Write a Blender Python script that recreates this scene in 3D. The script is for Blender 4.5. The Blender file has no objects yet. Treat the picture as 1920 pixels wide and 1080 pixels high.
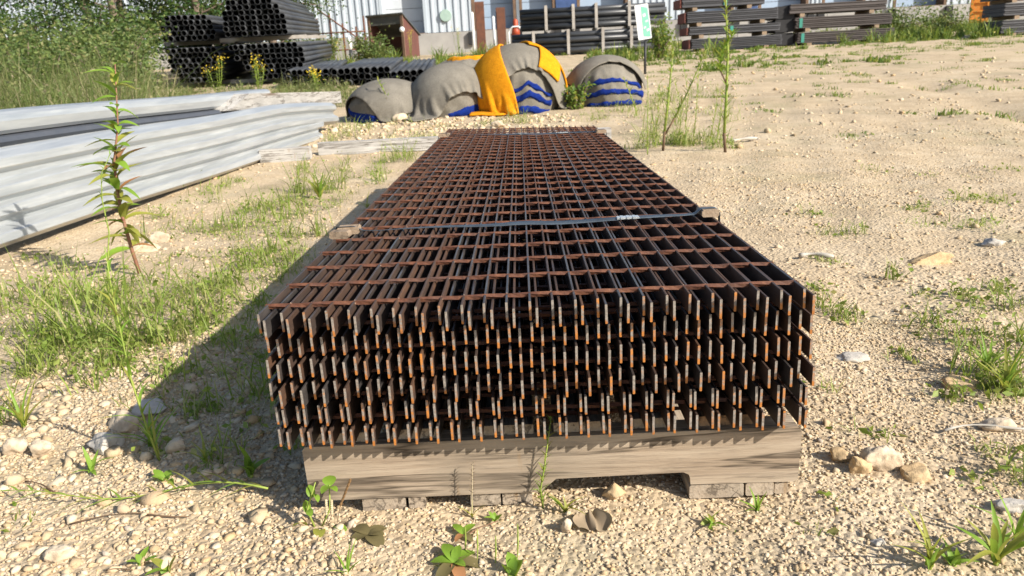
import bpy, math, random
import numpy as np
from mathutils import Vector, Matrix, noise

# ------------------------------------------------------------------ camera, sky, sun, exposure
scene = bpy.context.scene
COL = scene.collection
R = math.radians
cam_data = bpy.data.cameras.new('camera')
cam = bpy.data.objects.new('camera', cam_data)
COL.objects.link(cam)
scene.camera = cam
cam_data.sensor_width = 36.0
cam_data.lens = 1407.0 / 1920.0 * 36.0
cam_data.clip_start = 0.05
cam_data.clip_end = 2000.0
YAW, PITCH, ROLL = -0.0239, 0.2842, -0.0539
fw = Vector((math.sin(YAW) * math.cos(PITCH), math.cos(YAW) * math.cos(PITCH), -math.sin(PITCH)))
rt = Vector((math.cos(YAW), -math.sin(YAW), 0.0))
up = rt.cross(fw)
rx = rt * math.cos(ROLL) + up * math.sin(ROLL)
ux = -rt * math.sin(ROLL) + up * math.cos(ROLL)
m = Matrix((rx, ux, -fw)).transposed().to_4x4()
m.translation = Vector((0.0036, -1.0021, 0.636))
cam.matrix_world = m
cam_data.dof.use_dof = True
cam_data.dof.focus_distance = 1.15
cam_data.dof.aperture_fstop = 13.0

SUN = Vector((0.719, -0.466, 0.516)).normalized()
world = bpy.data.worlds.new('World')
scene.world = world
world.use_nodes = True
wn = world.node_tree
wn.nodes.clear()
sky = wn.nodes.new('ShaderNodeTexSky')
sky.sky_type = 'NISHITA'
sky.sun_disc = False
sky.sun_elevation = math.asin(SUN.z)
sky.sun_rotation = math.atan2(SUN.x, SUN.y)
sky.air_density = 1.0
sky.dust_density = 1.2
bg = wn.nodes.new('ShaderNodeBackground')
bg.inputs['Strength'].default_value = 0.10
wo = wn.nodes.new('ShaderNodeOutputWorld')
wn.links.new(sky.outputs[0], bg.inputs[0])
wn.links.new(bg.outputs[0], wo.inputs[0])

sl = bpy.data.lights.new('sun', 'SUN')
sl.energy = 4.9
sl.angle = R(0.53)
sl.color = (1.0, 0.93, 0.82)
so = bpy.data.objects.new('sun', sl)
so.rotation_euler = SUN.to_track_quat('Z', 'Y').to_euler()
COL.objects.link(so)

scene.view_settings.view_transform = 'Standard'
scene.view_settings.look = 'None'
scene.view_settings.exposure = 0.80
scene.view_settings.gamma = 1.0
scene.view_settings.use_curve_mapping = False
try:
    scene.cycles.use_denoising = True
    scene.cycles.max_bounces = 8
except Exception:
    pass

rng = np.random.default_rng(11)
random.seed(11)

# ------------------------------------------------------------------ terrain height
def gz(x, y):
    x = np.asarray(x, float); y = np.asarray(y, float)
    yy = np.minimum(y, 40.0)
    base = 0.045 * np.log1p(np.exp(np.clip((yy - 3.0) * 1.2, -50, 50))) / 1.2
    near = 0.0035 * np.sin(9.1 * x + 1.3) * np.sin(7.7 * y + .4) + 0.003 * np.sin(17.3 * x - 5.1 * y) + 0.002 * np.sin(31 * x + 23 * y + 1)
    d = np.clip((np.hypot(x, y) - 1.5) / 4.0, 0, 1)
    far = d * (0.018 * np.sin(1.9 * x + .7 * y) * np.sin(1.3 * y + .5) + 0.012 * np.sin(3.7 * x + 1.1) * np.sin(4.3 * y))
    lane = x - 3.2 - .16 * y + .25 * np.sin(.5 * y)
    rut = -.045 * (np.exp(-((lane - .0) / .16) ** 2) + np.exp(-((lane - 1.75) / .16) ** 2)) + .018 * (np.exp(-((lane - .3) / .14) ** 2) + np.exp(-((lane + .3) / .14) ** 2) + np.exp(-((lane - 1.45) / .14) ** 2) + np.exp(-((lane - 2.05) / .14) ** 2))
    rut = rut * np.clip((y - 1.5) / 2, 0, 1) * np.clip((19 - y) / 3, 0, 1) * (.6 + .4 * np.sin(2.1 * y + x))
    return base + near - 0.004 + far + rut

def g1(x, y):
    return float(gz(x, y))

# ------------------------------------------------------------------ object helpers
def tag(o, label=None, cat=None, group=None, kind=None):
    if label: o['label'] = label
    if cat: o['category'] = cat
    if group: o['group'] = group
    if kind: o['kind'] = kind
    return o

def empty(name, loc=(0, 0, 0), rz=0.0, label=None, cat=None, group=None):
    o = bpy.data.objects.new(name, None)
    o.location = loc
    o.rotation_euler = (0, 0, rz)
    o.empty_display_size = 0.05
    COL.objects.link(o)
    return tag(o, label, cat, group)

def mesh_np(name, verts, faces_flat, counts, mat, smooth=False):
    me = bpy.data.meshes.new(name)
    verts = np.asarray(verts, np.float32)
    me.vertices.add(len(verts))
    me.vertices.foreach_set('co', verts.ravel())
    faces_flat = np.asarray(faces_flat, np.int32)
    counts = np.asarray(counts, np.int32)
    me.loops.add(len(faces_flat))
    me.loops.foreach_set('vertex_index', faces_flat)
    me.polygons.add(len(counts))
    starts = np.concatenate(([0], np.cumsum(counts)[:-1])).astype(np.int32)
    me.polygons.foreach_set('loop_start', starts)
    me.polygons.foreach_set('loop_total', counts)
    if smooth:
        me.polygons.foreach_set('use_smooth', np.ones(len(counts), bool))
    me.update(calc_edges=True)
    if mat: me.materials.append(mat)
    return me

class MB:
    """collects verts and faces; build() links them as one mesh object"""
    def __init__(self):
        self.v = []; self.f = []; self.mi = []
    def add(self, vs, fs, mi=0):
        o = len(self.v)
        self.v.extend([tuple(p) for p in vs])
        for q in fs:
            self.f.append(tuple(i + o for i in q)); self.mi.append(mi)
        return self
    def box(self, x0, x1, y0, y1, z0, z1, mi=0, c=0.0):
        if c > 0:
            return self.prism([(x0 + c, z0), (x1 - c, z0), (x1, z0 + c), (x1, z1 - c), (x1 - c, z1), (x0 + c, z1), (x0, z1 - c), (x0, z0 + c)], y0, y1, mi)
        vs = [(x0, y0, z0), (x1, y0, z0), (x1, y1, z0), (x0, y1, z0), (x0, y0, z1), (x1, y0, z1), (x1, y1, z1), (x0, y1, z1)]
        return self.add(vs, [(0, 3, 2, 1), (4, 5, 6, 7), (0, 1, 5, 4), (1, 2, 6, 5), (2, 3, 7, 6), (3, 0, 4, 7)], mi)
    def prism(self, prof, y0, y1, mi=0, capmi=None):
        """profile in x,z (counter-clockwise seen from -y), swept along y"""
        n = len(prof)
        vs = [(x, y0, z) for x, z in prof] + [(x, y1, z) for x, z in prof]
        self.add(vs, [(i, n + i, n + (i + 1) % n, (i + 1) % n)[::-1] for i in range(n)], mi)
        o = len(self.v) - 2 * n
        self.f.append(tuple(o + i for i in range(n))); self.mi.append(mi if capmi is None else capmi)
        self.f.append(tuple(o + n + i for i in reversed(range(n)))); self.mi.append(mi if capmi is None else capmi)
        return self
    def tube(self, pts, rad, n=6, mi=0, cap=True):
        pts = [Vector(p) for p in pts]
        if not hasattr(rad, '__len__'): rad = [rad] * len(pts)
        o = len(self.v)
        ref = Vector((0.31, 0.17, 0.93))
        for i, p in enumerate(pts):
            t = (pts[min(i + 1, len(pts) - 1)] - pts[max(i - 1, 0)])
            t = t.normalized() if t.length > 0 else Vector((0, 0, 1))
            if abs(t.dot(ref.normalized())) > .97: ref = Vector((0.9, 0.1, 0.2))
            a = t.cross(ref).normalized(); b = t.cross(a)
            for k in range(n):
                q = 2 * math.pi * k / n
                self.v.append(tuple(p + (a * math.cos(q) + b * math.sin(q)) * rad[i]))
        for i in range(len(pts) - 1):
            for k in range(n):
                self.f.append((o + i * n + k, o + i * n + (k + 1) % n, o + (i + 1) * n + (k + 1) % n, o + (i + 1) * n + k)); self.mi.append(mi)
        if cap:
            self.f.append(tuple(o + k for k in reversed(range(n)))); self.mi.append(mi)
            e = o + (len(pts) - 1) * n
            self.f.append(tuple(e + k for k in range(n))); self.mi.append(mi)
        return self
    def grid(self, fn, nu, nv, mi=0, closeu=False):
        o = len(self.v)
        for j in range(nv + 1):
            for i in range(nu + (0 if closeu else 1)):
                self.v.append(tuple(fn(i / nu, j / nv)))
        w = nu if closeu else nu + 1
        for j in range(nv):
            for i in range(nu):
                a = o + j * w + i; b = o + j * w + (i + 1) % w
                self.f.append((a, b, b + w, a + w)); self.mi.append(mi)
        return self
    def mesh(self, name, mats, smooth=False):
        me = bpy.data.meshes.new(name)
        me.from_pydata(self.v, [], self.f)
        for mt in (mats if isinstance(mats, (list, tuple)) else [mats]): me.materials.append(mt)
        if any(self.mi): me.polygons.foreach_set('material_index', self.mi)
        if smooth: me.polygons.foreach_set('use_smooth', [True] * len(me.polygons))
        me.update()
        return me
    def build(self, name, mats, parent=None, smooth=False, loc=(0, 0, 0), rot=(0, 0, 0)):
        return link(name, self.mesh(name, mats, smooth), parent, loc, rot)

def link(name, me, parent=None, loc=(0, 0, 0), rot=(0, 0, 0)):
    o = bpy.data.objects.new(name, me)
    COL.objects.link(o)
    o.parent = parent
    o.location = loc
    o.rotation_euler = rot
    return o

# ------------------------------------------------------------------ materials
def mat(name, base=(.5, .5, .5), rough=.7, spec=.4, metal=0.0):
    mt = bpy.data.materials.new(name)
    mt.use_nodes = True
    nt = mt.node_tree
    b = nt.nodes['Principled BSDF']
    b.inputs['Base Color'].default_value = (*base, 1)
    b.inputs['Roughness'].default_value = rough
    b.inputs['Specular IOR Level'].default_value = spec
    b.inputs['Metallic'].default_value = metal
    return mt, nt, b

class NT:
    def __init__(self, nt): self.nt = nt
    def n(self, t, **kw):
        nd = self.nt.nodes.new(t)
        for k, v in kw.items():
            if k in nd.inputs.keys(): nd.inputs[k].default_value = v
            else: setattr(nd, k, v)
        return nd
    def l(self, a, b): self.nt.links.new(a, b)
    def coord(self, out='Object', scale=None):
        c = self.n('ShaderNodeTexCoord')
        if scale is None: return c.outputs[out]
        mp = self.n('ShaderNodeMapping'); mp.inputs['Scale'].default_value = scale
        self.l(c.outputs[out], mp.inputs[0]); return mp.outputs[0]
    def pos(self, scale=None):
        c = self.n('ShaderNodeNewGeometry')
        if scale is None: return c.outputs['Position']
        mp = self.n('ShaderNodeMapping'); mp.inputs['Scale'].default_value = scale
        self.l(c.outputs['Position'], mp.inputs[0]); return mp.outputs[0]
    def noise(self, vec, scale, detail=4, rough=.6, dist=0.0):
        nd = self.n('ShaderNodeTexNoise'); nd.inputs['Scale'].default_value = scale
        nd.inputs['Detail'].default_value = detail; nd.inputs['Roughness'].default_value = rough
        nd.inputs['Distortion'].default_value = dist
        if vec is not None: self.l(vec, nd.inputs['Vector'])
        return nd.outputs['Fac']
    def voro(self, vec, scale, out='Color', feature='F1'):
        nd = self.n('ShaderNodeTexVoronoi'); nd.feature = feature; nd.inputs['Scale'].default_value = scale
        self.l(vec, nd.inputs['Vector']); return nd.outputs[out]
    def ramp(self, fac, stops):
        nd = self.n('ShaderNodeValToRGB')
        cr = nd.color_ramp
        while len(cr.elements) < len(stops): cr.elements.new(.5)
        for e, (p, c) in zip(cr.elements, stops):
            e.position = p; e.color = (*c, 1) if len(c) == 3 else c
        self.l(fac, nd.inputs[0]); return nd.outputs[0]
    def mix(self, fac, a, b, mode='MIX'):
        nd = self.n('ShaderNodeMix'); nd.data_type = 'RGBA'; nd.blend_type = mode
        for s, v in ((0, fac), (6, a), (7, b)):
            if hasattr(v, 'is_output'): self.l(v, nd.inputs[s])
            elif s == 0: nd.inputs[0].default_value = v
            else: nd.inputs[s].default_value = (*v, 1)
        return nd.outputs[2]
    def math(self, op, a, b=0.0):
        nd = self.n('ShaderNodeMath'); nd.operation = op
        for s, v in ((0, a), (1, b)):
            if hasattr(v, 'is_output'): self.l(v, nd.inputs[s])
            else: nd.inputs[s].default_value = v
        return nd.outputs[0]
    def mapr(self, v, a, b, c=0.0, d=1.0):
        nd = self.n('ShaderNodeMapRange')
        self.l(v, nd.inputs[0])
        for i, q in enumerate((a, b, c, d)): nd.inputs[i + 1].default_value = q
        return nd.outputs[0]
    def bump(self, h, bsdf, strength=.3, dist=.005):
        nd = self.n('ShaderNodeBump'); nd.inputs['Strength'].default_value = strength; nd.inputs['Distance'].default_value = dist
        self.l(h, nd.inputs['Height']); self.l(nd.outputs[0], bsdf.inputs['Normal'])
    def rand(self):
        return self.n('ShaderNodeObjectInfo').outputs['Random']
    def island(self):
        return self.n('ShaderNodeNewGeometry').outputs['Random Per Island']
    def offs(self, vec):
        """shift texture space by the object's random number so copies differ"""
        r = self.rand()
        c = self.n('ShaderNodeCombineXYZ')
        s = self.math('MULTIPLY', r, 37.0)
        for i in range(3): self.l(s, c.inputs[i])
        a = self.n('ShaderNodeVectorMath'); a.operation = 'ADD'
        self.l(vec, a.inputs[0]); self.l(c.outputs[0], a.inputs[1])
        return a.outputs[0]

M = {}
def M_ground():
    mt, nt, b = mat('sandy_gravel', rough=.95, spec=.15); N = NT(nt)
    p = N.pos()
    big = N.noise(p, .55, 5, .6)
    mid = N.noise(p, 3.2, 5, .65)
    fine = N.noise(p, 160, 3, .7)
    cell = N.voro(p, 95, 'Color')
    cellg = N.n('ShaderNodeSeparateColor'); N.l(cell, cellg.inputs[0])
    c1 = N.ramp(mid, [(.28, (.44, .335, .215)), (.5, (.58, .455, .30)), (.72, (.66, .54, .38))])
    c2 = N.mix(N.mapr(cellg.outputs[0], 0, 1, 0, .45), c1, N.ramp(cellg.outputs[1], [(0, (.28, .20, .12)), (.5, (.50, .39, .25)), (1, (.68, .57, .42))]))
    c3 = N.mix(N.mapr(big, .50, .68, 0, .45), c2, (.33, .27, .195))
    shade_spk = N.noise(p, 24, 4, .75)
    strk = N.noise(N.pos((.35, 1.3, 1)), 1.0, 6, .68)
    c3 = N.mix(N.mapr(strk, .54, .70, 0, .45), c3, (.70, .60, .44))
    c3 = N.mix(N.mapr(strk, .30, .44, .35, 0), c3, (.36, .27, .17))
    c3 = N.mix(N.mapr(shade_spk, .50, .66, 0, .38), c3, (.27, .20, .125))  # dark mottle paints the speckle of small pebble shadows into the sand
    c3 = N.mix(N.mapr(N.noise(p, 1.1, 6, .7), .53, .66, 0, .30), c3, (.24, .235, .10))
    c4 = N.mix(N.mapr(fine, .30, .75, .35, 0), c3, (.17, .13, .085))
    N.l(c4, b.inputs['Base Color'])
    d = N.voro(p, 95, 'Distance')
    d2 = N.voro(p, 34, 'Distance')
    h = N.math('ADD', N.math('MULTIPLY', d, -1.0), N.math('MULTIPLY', d2, -.9))
    h = N.math('ADD', h, N.math('MULTIPLY', fine, .5))
    N.bump(h, b, .5, .008)
    return mt
def M_stone(name, pale=0.0):
    mt, nt, b = mat(name, rough=.92, spec=.2); N = NT(nt)
    i = N.island(); p = N.pos()
    c = N.ramp(i, [(0, (.40, .29, .17)), (.2, (.50, .39, .25)), (.5, (.58, .47, .32)), (.8, (.65, .55, .41)), (.93, (.55, .38, .20)), (1, (.42, .38, .33))])
    f = N.noise(p, 70, 5, .7)
    c = N.mix(N.mapr(f, .35, .72, .4, 0), c, (.30, .21, .12))
    N.l(c, b.inputs['Base Color'])
    N.bump(N.noise(p, 260, 4, .7), b, .5, .003)
    return mt
def M_rock(name, a, c, dark=(.22, .15, .09)):
    mt, nt, b = mat(name, rough=.9, spec=.2); N = NT(nt)
    p = N.coord(); f = N.noise(p, 30, 6, .7); g = N.noise(p, 9, 4, .6)
    col = N.mix(N.mapr(g, .35, .65), a, c)
    col = N.mix(N.mapr(f, .5, .72, 0, .55), col, dark)
    N.l(col, b.inputs['Base Color']); N.bump(f, b, .7, .006)
    return mt
def M_bar(name, tint):
    mt, nt, b = mat(name, rough=.5, spec=.5); N = NT(nt)
    v = N.offs(N.coord('Object', (1, .25, 1)))
    f = N.noise(v, 38, 6, .7); g = N.noise(v, 9, 3, .6)
    steel = N.ramp(N.noise(v, 55, 3, .6), [(.3, (.024, .022, .022)), (.7, (.066, .058, .054))])
    rust = N.ramp(f, [(.25, (.024, .013, .009)), (.5, (.060, .030, .017)), (.75, (.125, .058, .026))])
    r = N.mapr(N.math('ADD', g, N.math('MULTIPLY', N.rand(), .22)), .46 - tint, .70 - tint)
    c = N.mix(r, steel, rust)
    N.l(c, b.inputs['Base Color'])
    N.l(N.mapr(r, 0, 1, .30, .70), b.inputs['Roughness'])
    N.bump(f, b, .35, .0015)
    return mt
def M_cut():
    mt, nt, b = mat('cut_bar_end', rough=.55, spec=.5); N = NT(nt)
    v = N.pos(); f = N.noise(v, 90, 5, .7)
    sep = N.n('ShaderNodeSeparateXYZ'); N.l(N.coord('Object'), sep.inputs[0])
    low = N.mapr(sep.outputs[2], -.0285, -.019, .42, 0)
    r = N.mapr(N.math('ADD', N.math('ADD', f, low), N.math('MULTIPLY', N.rand(), .16)), .57, .76)
    steel = N.ramp(N.noise(v, 300, 2, .5), [(.3, (.15, .13, .11)), (.7, (.30, .265, .23))])
    c = N.mix(r, steel, N.ramp(f, [(.3, (.20, .065, .015)), (.7, (.50, .19, .035))]))
    N.l(c, b.inputs['Base Color']); N.bump(f, b, .4, .0012)
    return mt
def M_rod():
    mt, nt, b = mat('rusty_cross_rod', rough=.72, spec=.35); N = NT(nt)
    v = N.offs(N.coord('Object')); f = N.noise(v, 70, 5, .7); g = N.noise(v, 12, 3, .6)
    c = N.ramp(f, [(.25, (.045, .019, .012)), (.5, (.115, .044, .024)), (.78, (.20, .082, .04))])
    c = N.mix(N.mapr(g, .52, .7, 0, .6), c, (.10, .07, .06))
    N.l(c, b.inputs['Base Color']); N.bump(f, b, .4, .0015)
    return mt
def M_wood(name, a, c, along='x', dark=(.10, .075, .055), sc=1.0):
    mt, nt, b = mat(name, rough=.88, spec=.2); N = NT(nt)
    s = {'x': (1.2, 22, 22), 'y': (22, 1.2, 22), 'z': (22, 22, 1.2)}[along]
    s = tuple(q * sc for q in s)
    v = N.offs(N.coord('Object', s))
    g = N.noise(v, 2.2, 7, .62, .35); k = N.noise(v, 9, 4, .7)
    big = N.noise(N.offs(N.coord('Object', (3, 3, 3))), 2.0, 3, .5)
    col = N.mix(N.mapr(g, .30, .68), a, c)
    crk = N.noise(N.offs(N.coord('Object', tuple(.35 * q for q in s))), 2.4, 5, .6, .25)
    col = N.mix(N.mapr(N.math('ABSOLUTE', N.math('SUBTRACT', crk, .5)), .0, .030, .92, 0), col, (.055, .042, .03))
    col = N.mix(N.mapr(k, .50, .74, 0, .75), col, dark)
    col = N.mix(N.mapr(big, .45, .68, 0, .5), col, tuple(.55 * q for q in c))
    kn = N.voro(N.offs(N.coord('Object', tuple(.42 * q for q in s))), .9, 'Distance')
    col = N.mix(N.mapr(kn, .05, .16, .8, 0), col, (.10, .065, .04))
    st = N.noise(N.offs(N.coord('Object', (30, 30, 5))), 1.3, 3, .6)
    col = N.mix(N.mapr(st, .66, .74, 0, .4), col, (.26, .15, .055))
    N.l(col, b.inputs['Base Color'])
    N.bump(N.math('ADD', g, N.math('MULTIPLY', k, .5)), b, .55, .004)
    return mt
def M_galv():
    mt, nt, b = mat('galvanised_steel', rough=.5, spec=.5, metal=.55); N = NT(nt)
    v = N.offs(N.coord('Object')); f = N.noise(N.offs(N.coord('Object', (9, .25, 9))), 4, 5, .65); s = N.voro(v, 60, 'Color')
    sg = N.n('ShaderNodeSeparateColor'); N.l(s, sg.inputs[0])
    c = N.ramp(f, [(.3, (.38, .405, .425)), (.6, (.50, .52, .525)), (.8, (.62, .62, .60))])
    c = N.mix(N.mapr(sg.outputs[0], 0, 1, 0, .14), c, (.42, .46, .50))
    N.l(c, b.inputs['Base Color']); N.l(N.mapr(f, .3, .7, .34, .52), b.inputs['Roughness'])
    return mt
def M_simple(name, a, c=None, rough=.7, spec=.35, metal=0., scale=6., bump=0., streak=None):
    mt, nt, b = mat(name, a, rough, spec, metal); N = NT(nt)
    c = c or tuple(q * .72 for q in a)
    v = N.coord('Object', streak) if streak else N.coord('Object')
    f = N.noise(N.offs(v), scale, 5, .65)
    N.l(N.mix(N.mapr(f, .32, .68), a, c), b.inputs['Base Color'])
    if bump: N.bump(N.noise(N.offs(N.coord('Object')), scale * 6, 4, .7), b, bump, .01)
    return mt
def M_leaf(name, stops, trans=.35, rough=.55):
    mt, nt, b = mat(name, rough=rough, spec=.35); N = NT(nt)
    r = N.island()
    c = N.ramp(r, stops)
    f = N.noise(N.pos(), 3.0, 3, .6)
    c = N.mix(N.mapr(f, .3, .7, .35, 0), c, tuple(.55 * q for q in stops[0][1]))
    N.l(c, b.inputs['Base Color'])
    t = N.n('ShaderNodeBsdfTranslucent')
    tc = N.mix(.5, c, (.30, .36, .03), 'SCREEN')
    N.l(tc, t.inputs[0])
    ms = N.n('ShaderNodeMixShader'); ms.inputs[0].default_value = trans
    N.l(b.outputs[0], ms.inputs[1]); N.l(t.outputs[0], ms.inputs[2])
    N.l(ms.outputs[0], nt.nodes['Material Output'].inputs[0])
    return mt
def M_cloth(name, a, c, scale=8, weave=240, dark=None):
    mt, nt, b = mat(name, rough=.95, spec=.1); N = NT(nt)
    v = N.coord('Object'); f = N.noise(v, scale, 6, .65); w = N.noise(v, weave, 2, .6)
    col = N.mix(N.mapr(f, .32, .68), a, c)
    if dark: col = N.mix(N.mapr(w, .45, .7, 0, .7), col, dark)
    N.l(col, b.inputs['Base Color']); N.bump(N.math('ADD', w, f), b, .5, .012)
    return mt

M['ground'] = M_ground()
M['pebble'] = M_stone('loose_stone')
M['rock_cream'] = M_rock('cream_rock', (.58, .49, .37), (.48, .37, .25))
M['rock_tan'] = M_rock('tan_rock', (.46, .32, .17), (.54, .40, .24))
M['rock_grey'] = M_rock('grey_rock', (.40, .37, .33), (.52, .48, .42), (.2, .18, .15))
M['bar'] = M_bar('mill_scale_bar', -0.06)
M['bar_b'] = M_bar('browner_bar', 0.07)
M['cut'] = M_cut()
M['rod'] = M_rod()
M['weld'] = M_simple('weld_spatter', (.34, .25, .19), (.20, .11, .065), .6, .5, .2, 120)
M['wood'] = M_wood('weathered_pallet_wood', (.27, .205, .145), (.42, .345, .26))
M['wood_y'] = M_wood('weathered_board_wood', (.32, .25, .18), (.43, .36, .28), 'y')
M['wood_brown'] = M_wood('brown_board_wood', (.26, .15, .08), (.34, .22, .13), 'y')
M['timber'] = M_wood('grey_timber', (.40, .385, .36), (.52, .50, .47), 'x', (.2, .18, .16))
M['timber_y'] = M_wood('grey_timber_long', (.30, .285, .265), (.40, .385, .36), 'y', (.18, .165, .15))
M['block'] = M_wood('fresh_block_wood', (.28, .20, .135), (.36, .275, .195), 'y', (.25, .16, .1))
M['galv'] = M_galv()
M['strap'] = M_simple('steel_strap', (.12, .15, .18), (.07, .085, .10), .45, .5, .6, 30)
M['seal'] = M_simple('bright_strap_seal', (.70, .74, .76), (.5, .54, .56), .35, .5, .6, 60)
M['siding'] = M_simple('white_siding', (.47, .52, .57), (.38, .43, .48), .5, .4, 0, .9, 0, (1, 1, .25))
M['concrete'] = M_simple('foundation_concrete', (.36, .35, .33), (.27, .26, .25), .9, .2, 0, 1.2, .2)
M['door'] = M_simple('dock_door_shade_blue', (.33, .42, .54), (.27, .36, .48), .45, .4, 0, .7)  # bluish tint of the recessed doors' shade is put into the colour
M['door_white'] = M_simple('white_door_paint', (.52, .55, .58), (.45, .48, .52), .5, .4, 0, .8)
M['blue_dark'] = M_simple('dark_blue_panel', (.05, .09, .22), (.03, .06, .15), .5)
M['bumper'] = M_simple('black_rubber', (.018, .018, .02), (.03, .03, .032), .8, .3, 0, 3)
M['frame_brown'] = M_simple('rusty_door_frame', (.20, .13, .08), (.11, .07, .05), .8, .3, 0, 2.5)
M['shed'] = M_simple('brown_shed_board', (.13, .055, .045), (.085, .038, .032), .8, .25, 0, 2.5, .1, (6, 6, .6))
M['shed_roof'] = M_simple('dark_shed_roof', (.05, .055, .05), (.09, .09, .08), .8, .25, 0, 3)
M['rust'] = M_simple('rusty_steel', (.15, .06, .035), (.085, .042, .03), .85, .25, 0, 5, .2)
M['pipe'] = M_simple('black_pipe', (.028, .030, .034), (.05, .053, .058), .40, .5, 0, 4, .0, (2, .4, 2))
M['pipe_in'] = M_simple('black_pipe_bore', (.006, .006, .006), (.01, .01, .01), .8)
M['slat'] = M_simple('pale_bundle_slat', (.42, .39, .35), (.30, .27, .24), .85)
M['bundle'] = M_simple('grey_steel_bundle', (.085, .086, .096), (.05, .05, .056), .6, .4, .1, 3.5, .15, (.5, 4, 6))
M['bundle_brown'] = M_simple('brown_steel_bundle', (.11, .095, .09), (.065, .054, .052), .7, .35, .1, 3.5, .15, (.5, 4, 6))
M['bundle_end'] = M_simple('red_bundle_end', (.20, .06, .045), (.11, .05, .04), .8)
M['green_tag'] = M_simple('green_paint_mark', (.04, .25, .20), (.03, .17, .13), .6)
M['orange'] = M_simple('orange_paint', (.55, .20, .015), (.48, .17, .02), .55, .4, 0, 3)
M['redorange'] = M_simple('red_orange_paint', (.42, .07, .02), (.30, .05, .02), .5, .4, 0, 3)
M['white'] = M_simple('white_paint', (.78, .80, .80), (.66, .69, .70), .5, .4, 0, 3)
M['sign_green'] = M_simple('green_sign_print', (.16, .52, .34), (.24, .60, .44), .5, .4, 0, 8)
M['black'] = M_simple('black_post_paint', (.02, .022, .024), (.035, .035, .038), .5)
M['cloth'] = M_cloth('grey_felt_cloth', (.235, .215, .18), (.155, .142, .118), 5, 110, (.12, .108, .09))
M['blue'] = M_cloth('blue_fabric', (.010, .035, .24), (.006, .018, .13), 14, 200, (.003, .008, .05))
M['yellow'] = M_cloth('orange_yellow_fleece', (.74, .32, .012), (.58, .22, .008), 20, 130, (.32, .11, .004))
M['grass'] = M_leaf('short_grass', [(0, (.13, .20, .03)), (.45, (.22, .30, .05)), (.8, (.32, .37, .09)), (1, (.46, .40, .19))])
M['tall'] = M_leaf('bank_grass', [(0, (.09, .14, .035)), (.4, (.16, .21, .06)), (.75, (.26, .25, .11)), (1, (.36, .29, .19))])
M['weed'] = M_leaf('roadside_weed', [(0, (.08, .15, .03)), (.5, (.14, .22, .04)), (.85, (.24, .29, .05)), (1, (.40, .34, .08))])
M['tree'] = M_leaf('tree_foliage', [(0, (.018, .048, .010)), (.4, (.036, .085, .016)), (.8, (.075, .125, .024)), (1, (.15, .16, .04))], .2)  # leaf colours darkened to stand in for the shade under the crowns
M['shrub'] = M_leaf('shrub_foliage', [(0, (.05, .09, .022)), (.5, (.10, .155, .04)), (.85, (.18, .22, .06)), (1, (.28, .25, .12))], .25)
M['leafgreen'] = M_leaf('fresh_leaf', [(0, (.16, .30, .03)), (1, (.24, .38, .05))])
M['leafyellow'] = M_leaf('yellow_green_leaf', [(0, (.26, .30, .05)), (1, (.36, .34, .07))])
M['leafred'] = M_leaf('reddish_leaf', [(0, (.34, .13, .06)), (1, (.40, .22, .10))], .25)
M['leafdark'] = M_leaf('purple_green_leaf', [(0, (.13, .10, .06)), (1, (.17, .15, .05))], .15)
M['leafdry'] = M_leaf('dry_leaf', [(0, (.25, .185, .12)), (1, (.32, .25, .17))], .1, .9)
M['stemred'] = M_simple('red_stem', (.28, .11, .09), (.20, .12, .06), .6, .3, 0, 20)
M['stemgreen'] = M_simple('green_stem', (.28, .34, .07), (.20, .27, .05), .6, .3, 0, 20)
M['stembrown'] = M_simple('brown_stem', (.16, .10, .06), (.10, .065, .04), .8, .2, 0, 30)
M['seed'] = M_simple('brown_seed_head', (.22, .13, .06), (.13, .08, .04), .9, .1, 0, 60)
M['seedpale'] = M_simple('pale_seed_head', (.55, .47, .33), (.42, .35, .22), .9, .1, 0, 60)
M['petal'] = M_simple('yellow_petal', (.60, .46, .04), (.48, .34, .03), .7, .2, 0, 20)
M['bark'] = M_simple('tree_bark', (.20, .155, .12), (.12, .09, .07), .95, .1, 0, 5, .4, (4, 4, 1))
M['stick'] = M_simple('bleached_stick', (.46, .43, .38), (.36, .33, .28), .85, .2, 0, 20)
M['vent'] = M_simple('pale_green_vent', (.34, .46, .40), (.28, .38, .34), .6)
M['darkbar'] = M_simple('dark_bar', (.05, .058, .075), (.07, .076, .09), .6)
M['gap'] = M_simple('dark_interior', (.03, .026, .024), (.02, .018, .017), .9)
# ------------------------------------------------------------------ ground sheet
def axis(lo, hi, c, fine, grow, span):
    out = list(np.arange(c - span, c + span + 1e-6, fine))
    s = fine; a = out[0]
    while a > lo: s *= grow; a -= s; out.insert(0, a)
    s = fine; a = out[-1]
    while a < hi: s *= grow; a += s; out.append(a)
    return np.array(out)
gx = axis(-350, 350, 0.0, .03, 1.06, 2.2)
gy = axis(-150, 450, 1.6, .03, 1.06, 2.6)
X, Y = np.meshgrid(gx, gy)
Z = gz(X, Y)
nx, ny = len(gx), len(gy)
idx = np.arange(nx * ny).reshape(ny, nx)
q = np.stack([idx[:-1, :-1], idx[:-1, 1:], idx[1:, 1:], idx[1:, :-1]], -1).reshape(-1, 4)
me = mesh_np('ground', np.stack([X, Y, Z], -1).reshape(-1, 3), q.ravel(), np.full(len(q), 4), M['ground'], True)
tag(link('ground', me), 'pale sandy gravel yard sloping gently up to the warehouse', kind='structure')

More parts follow.
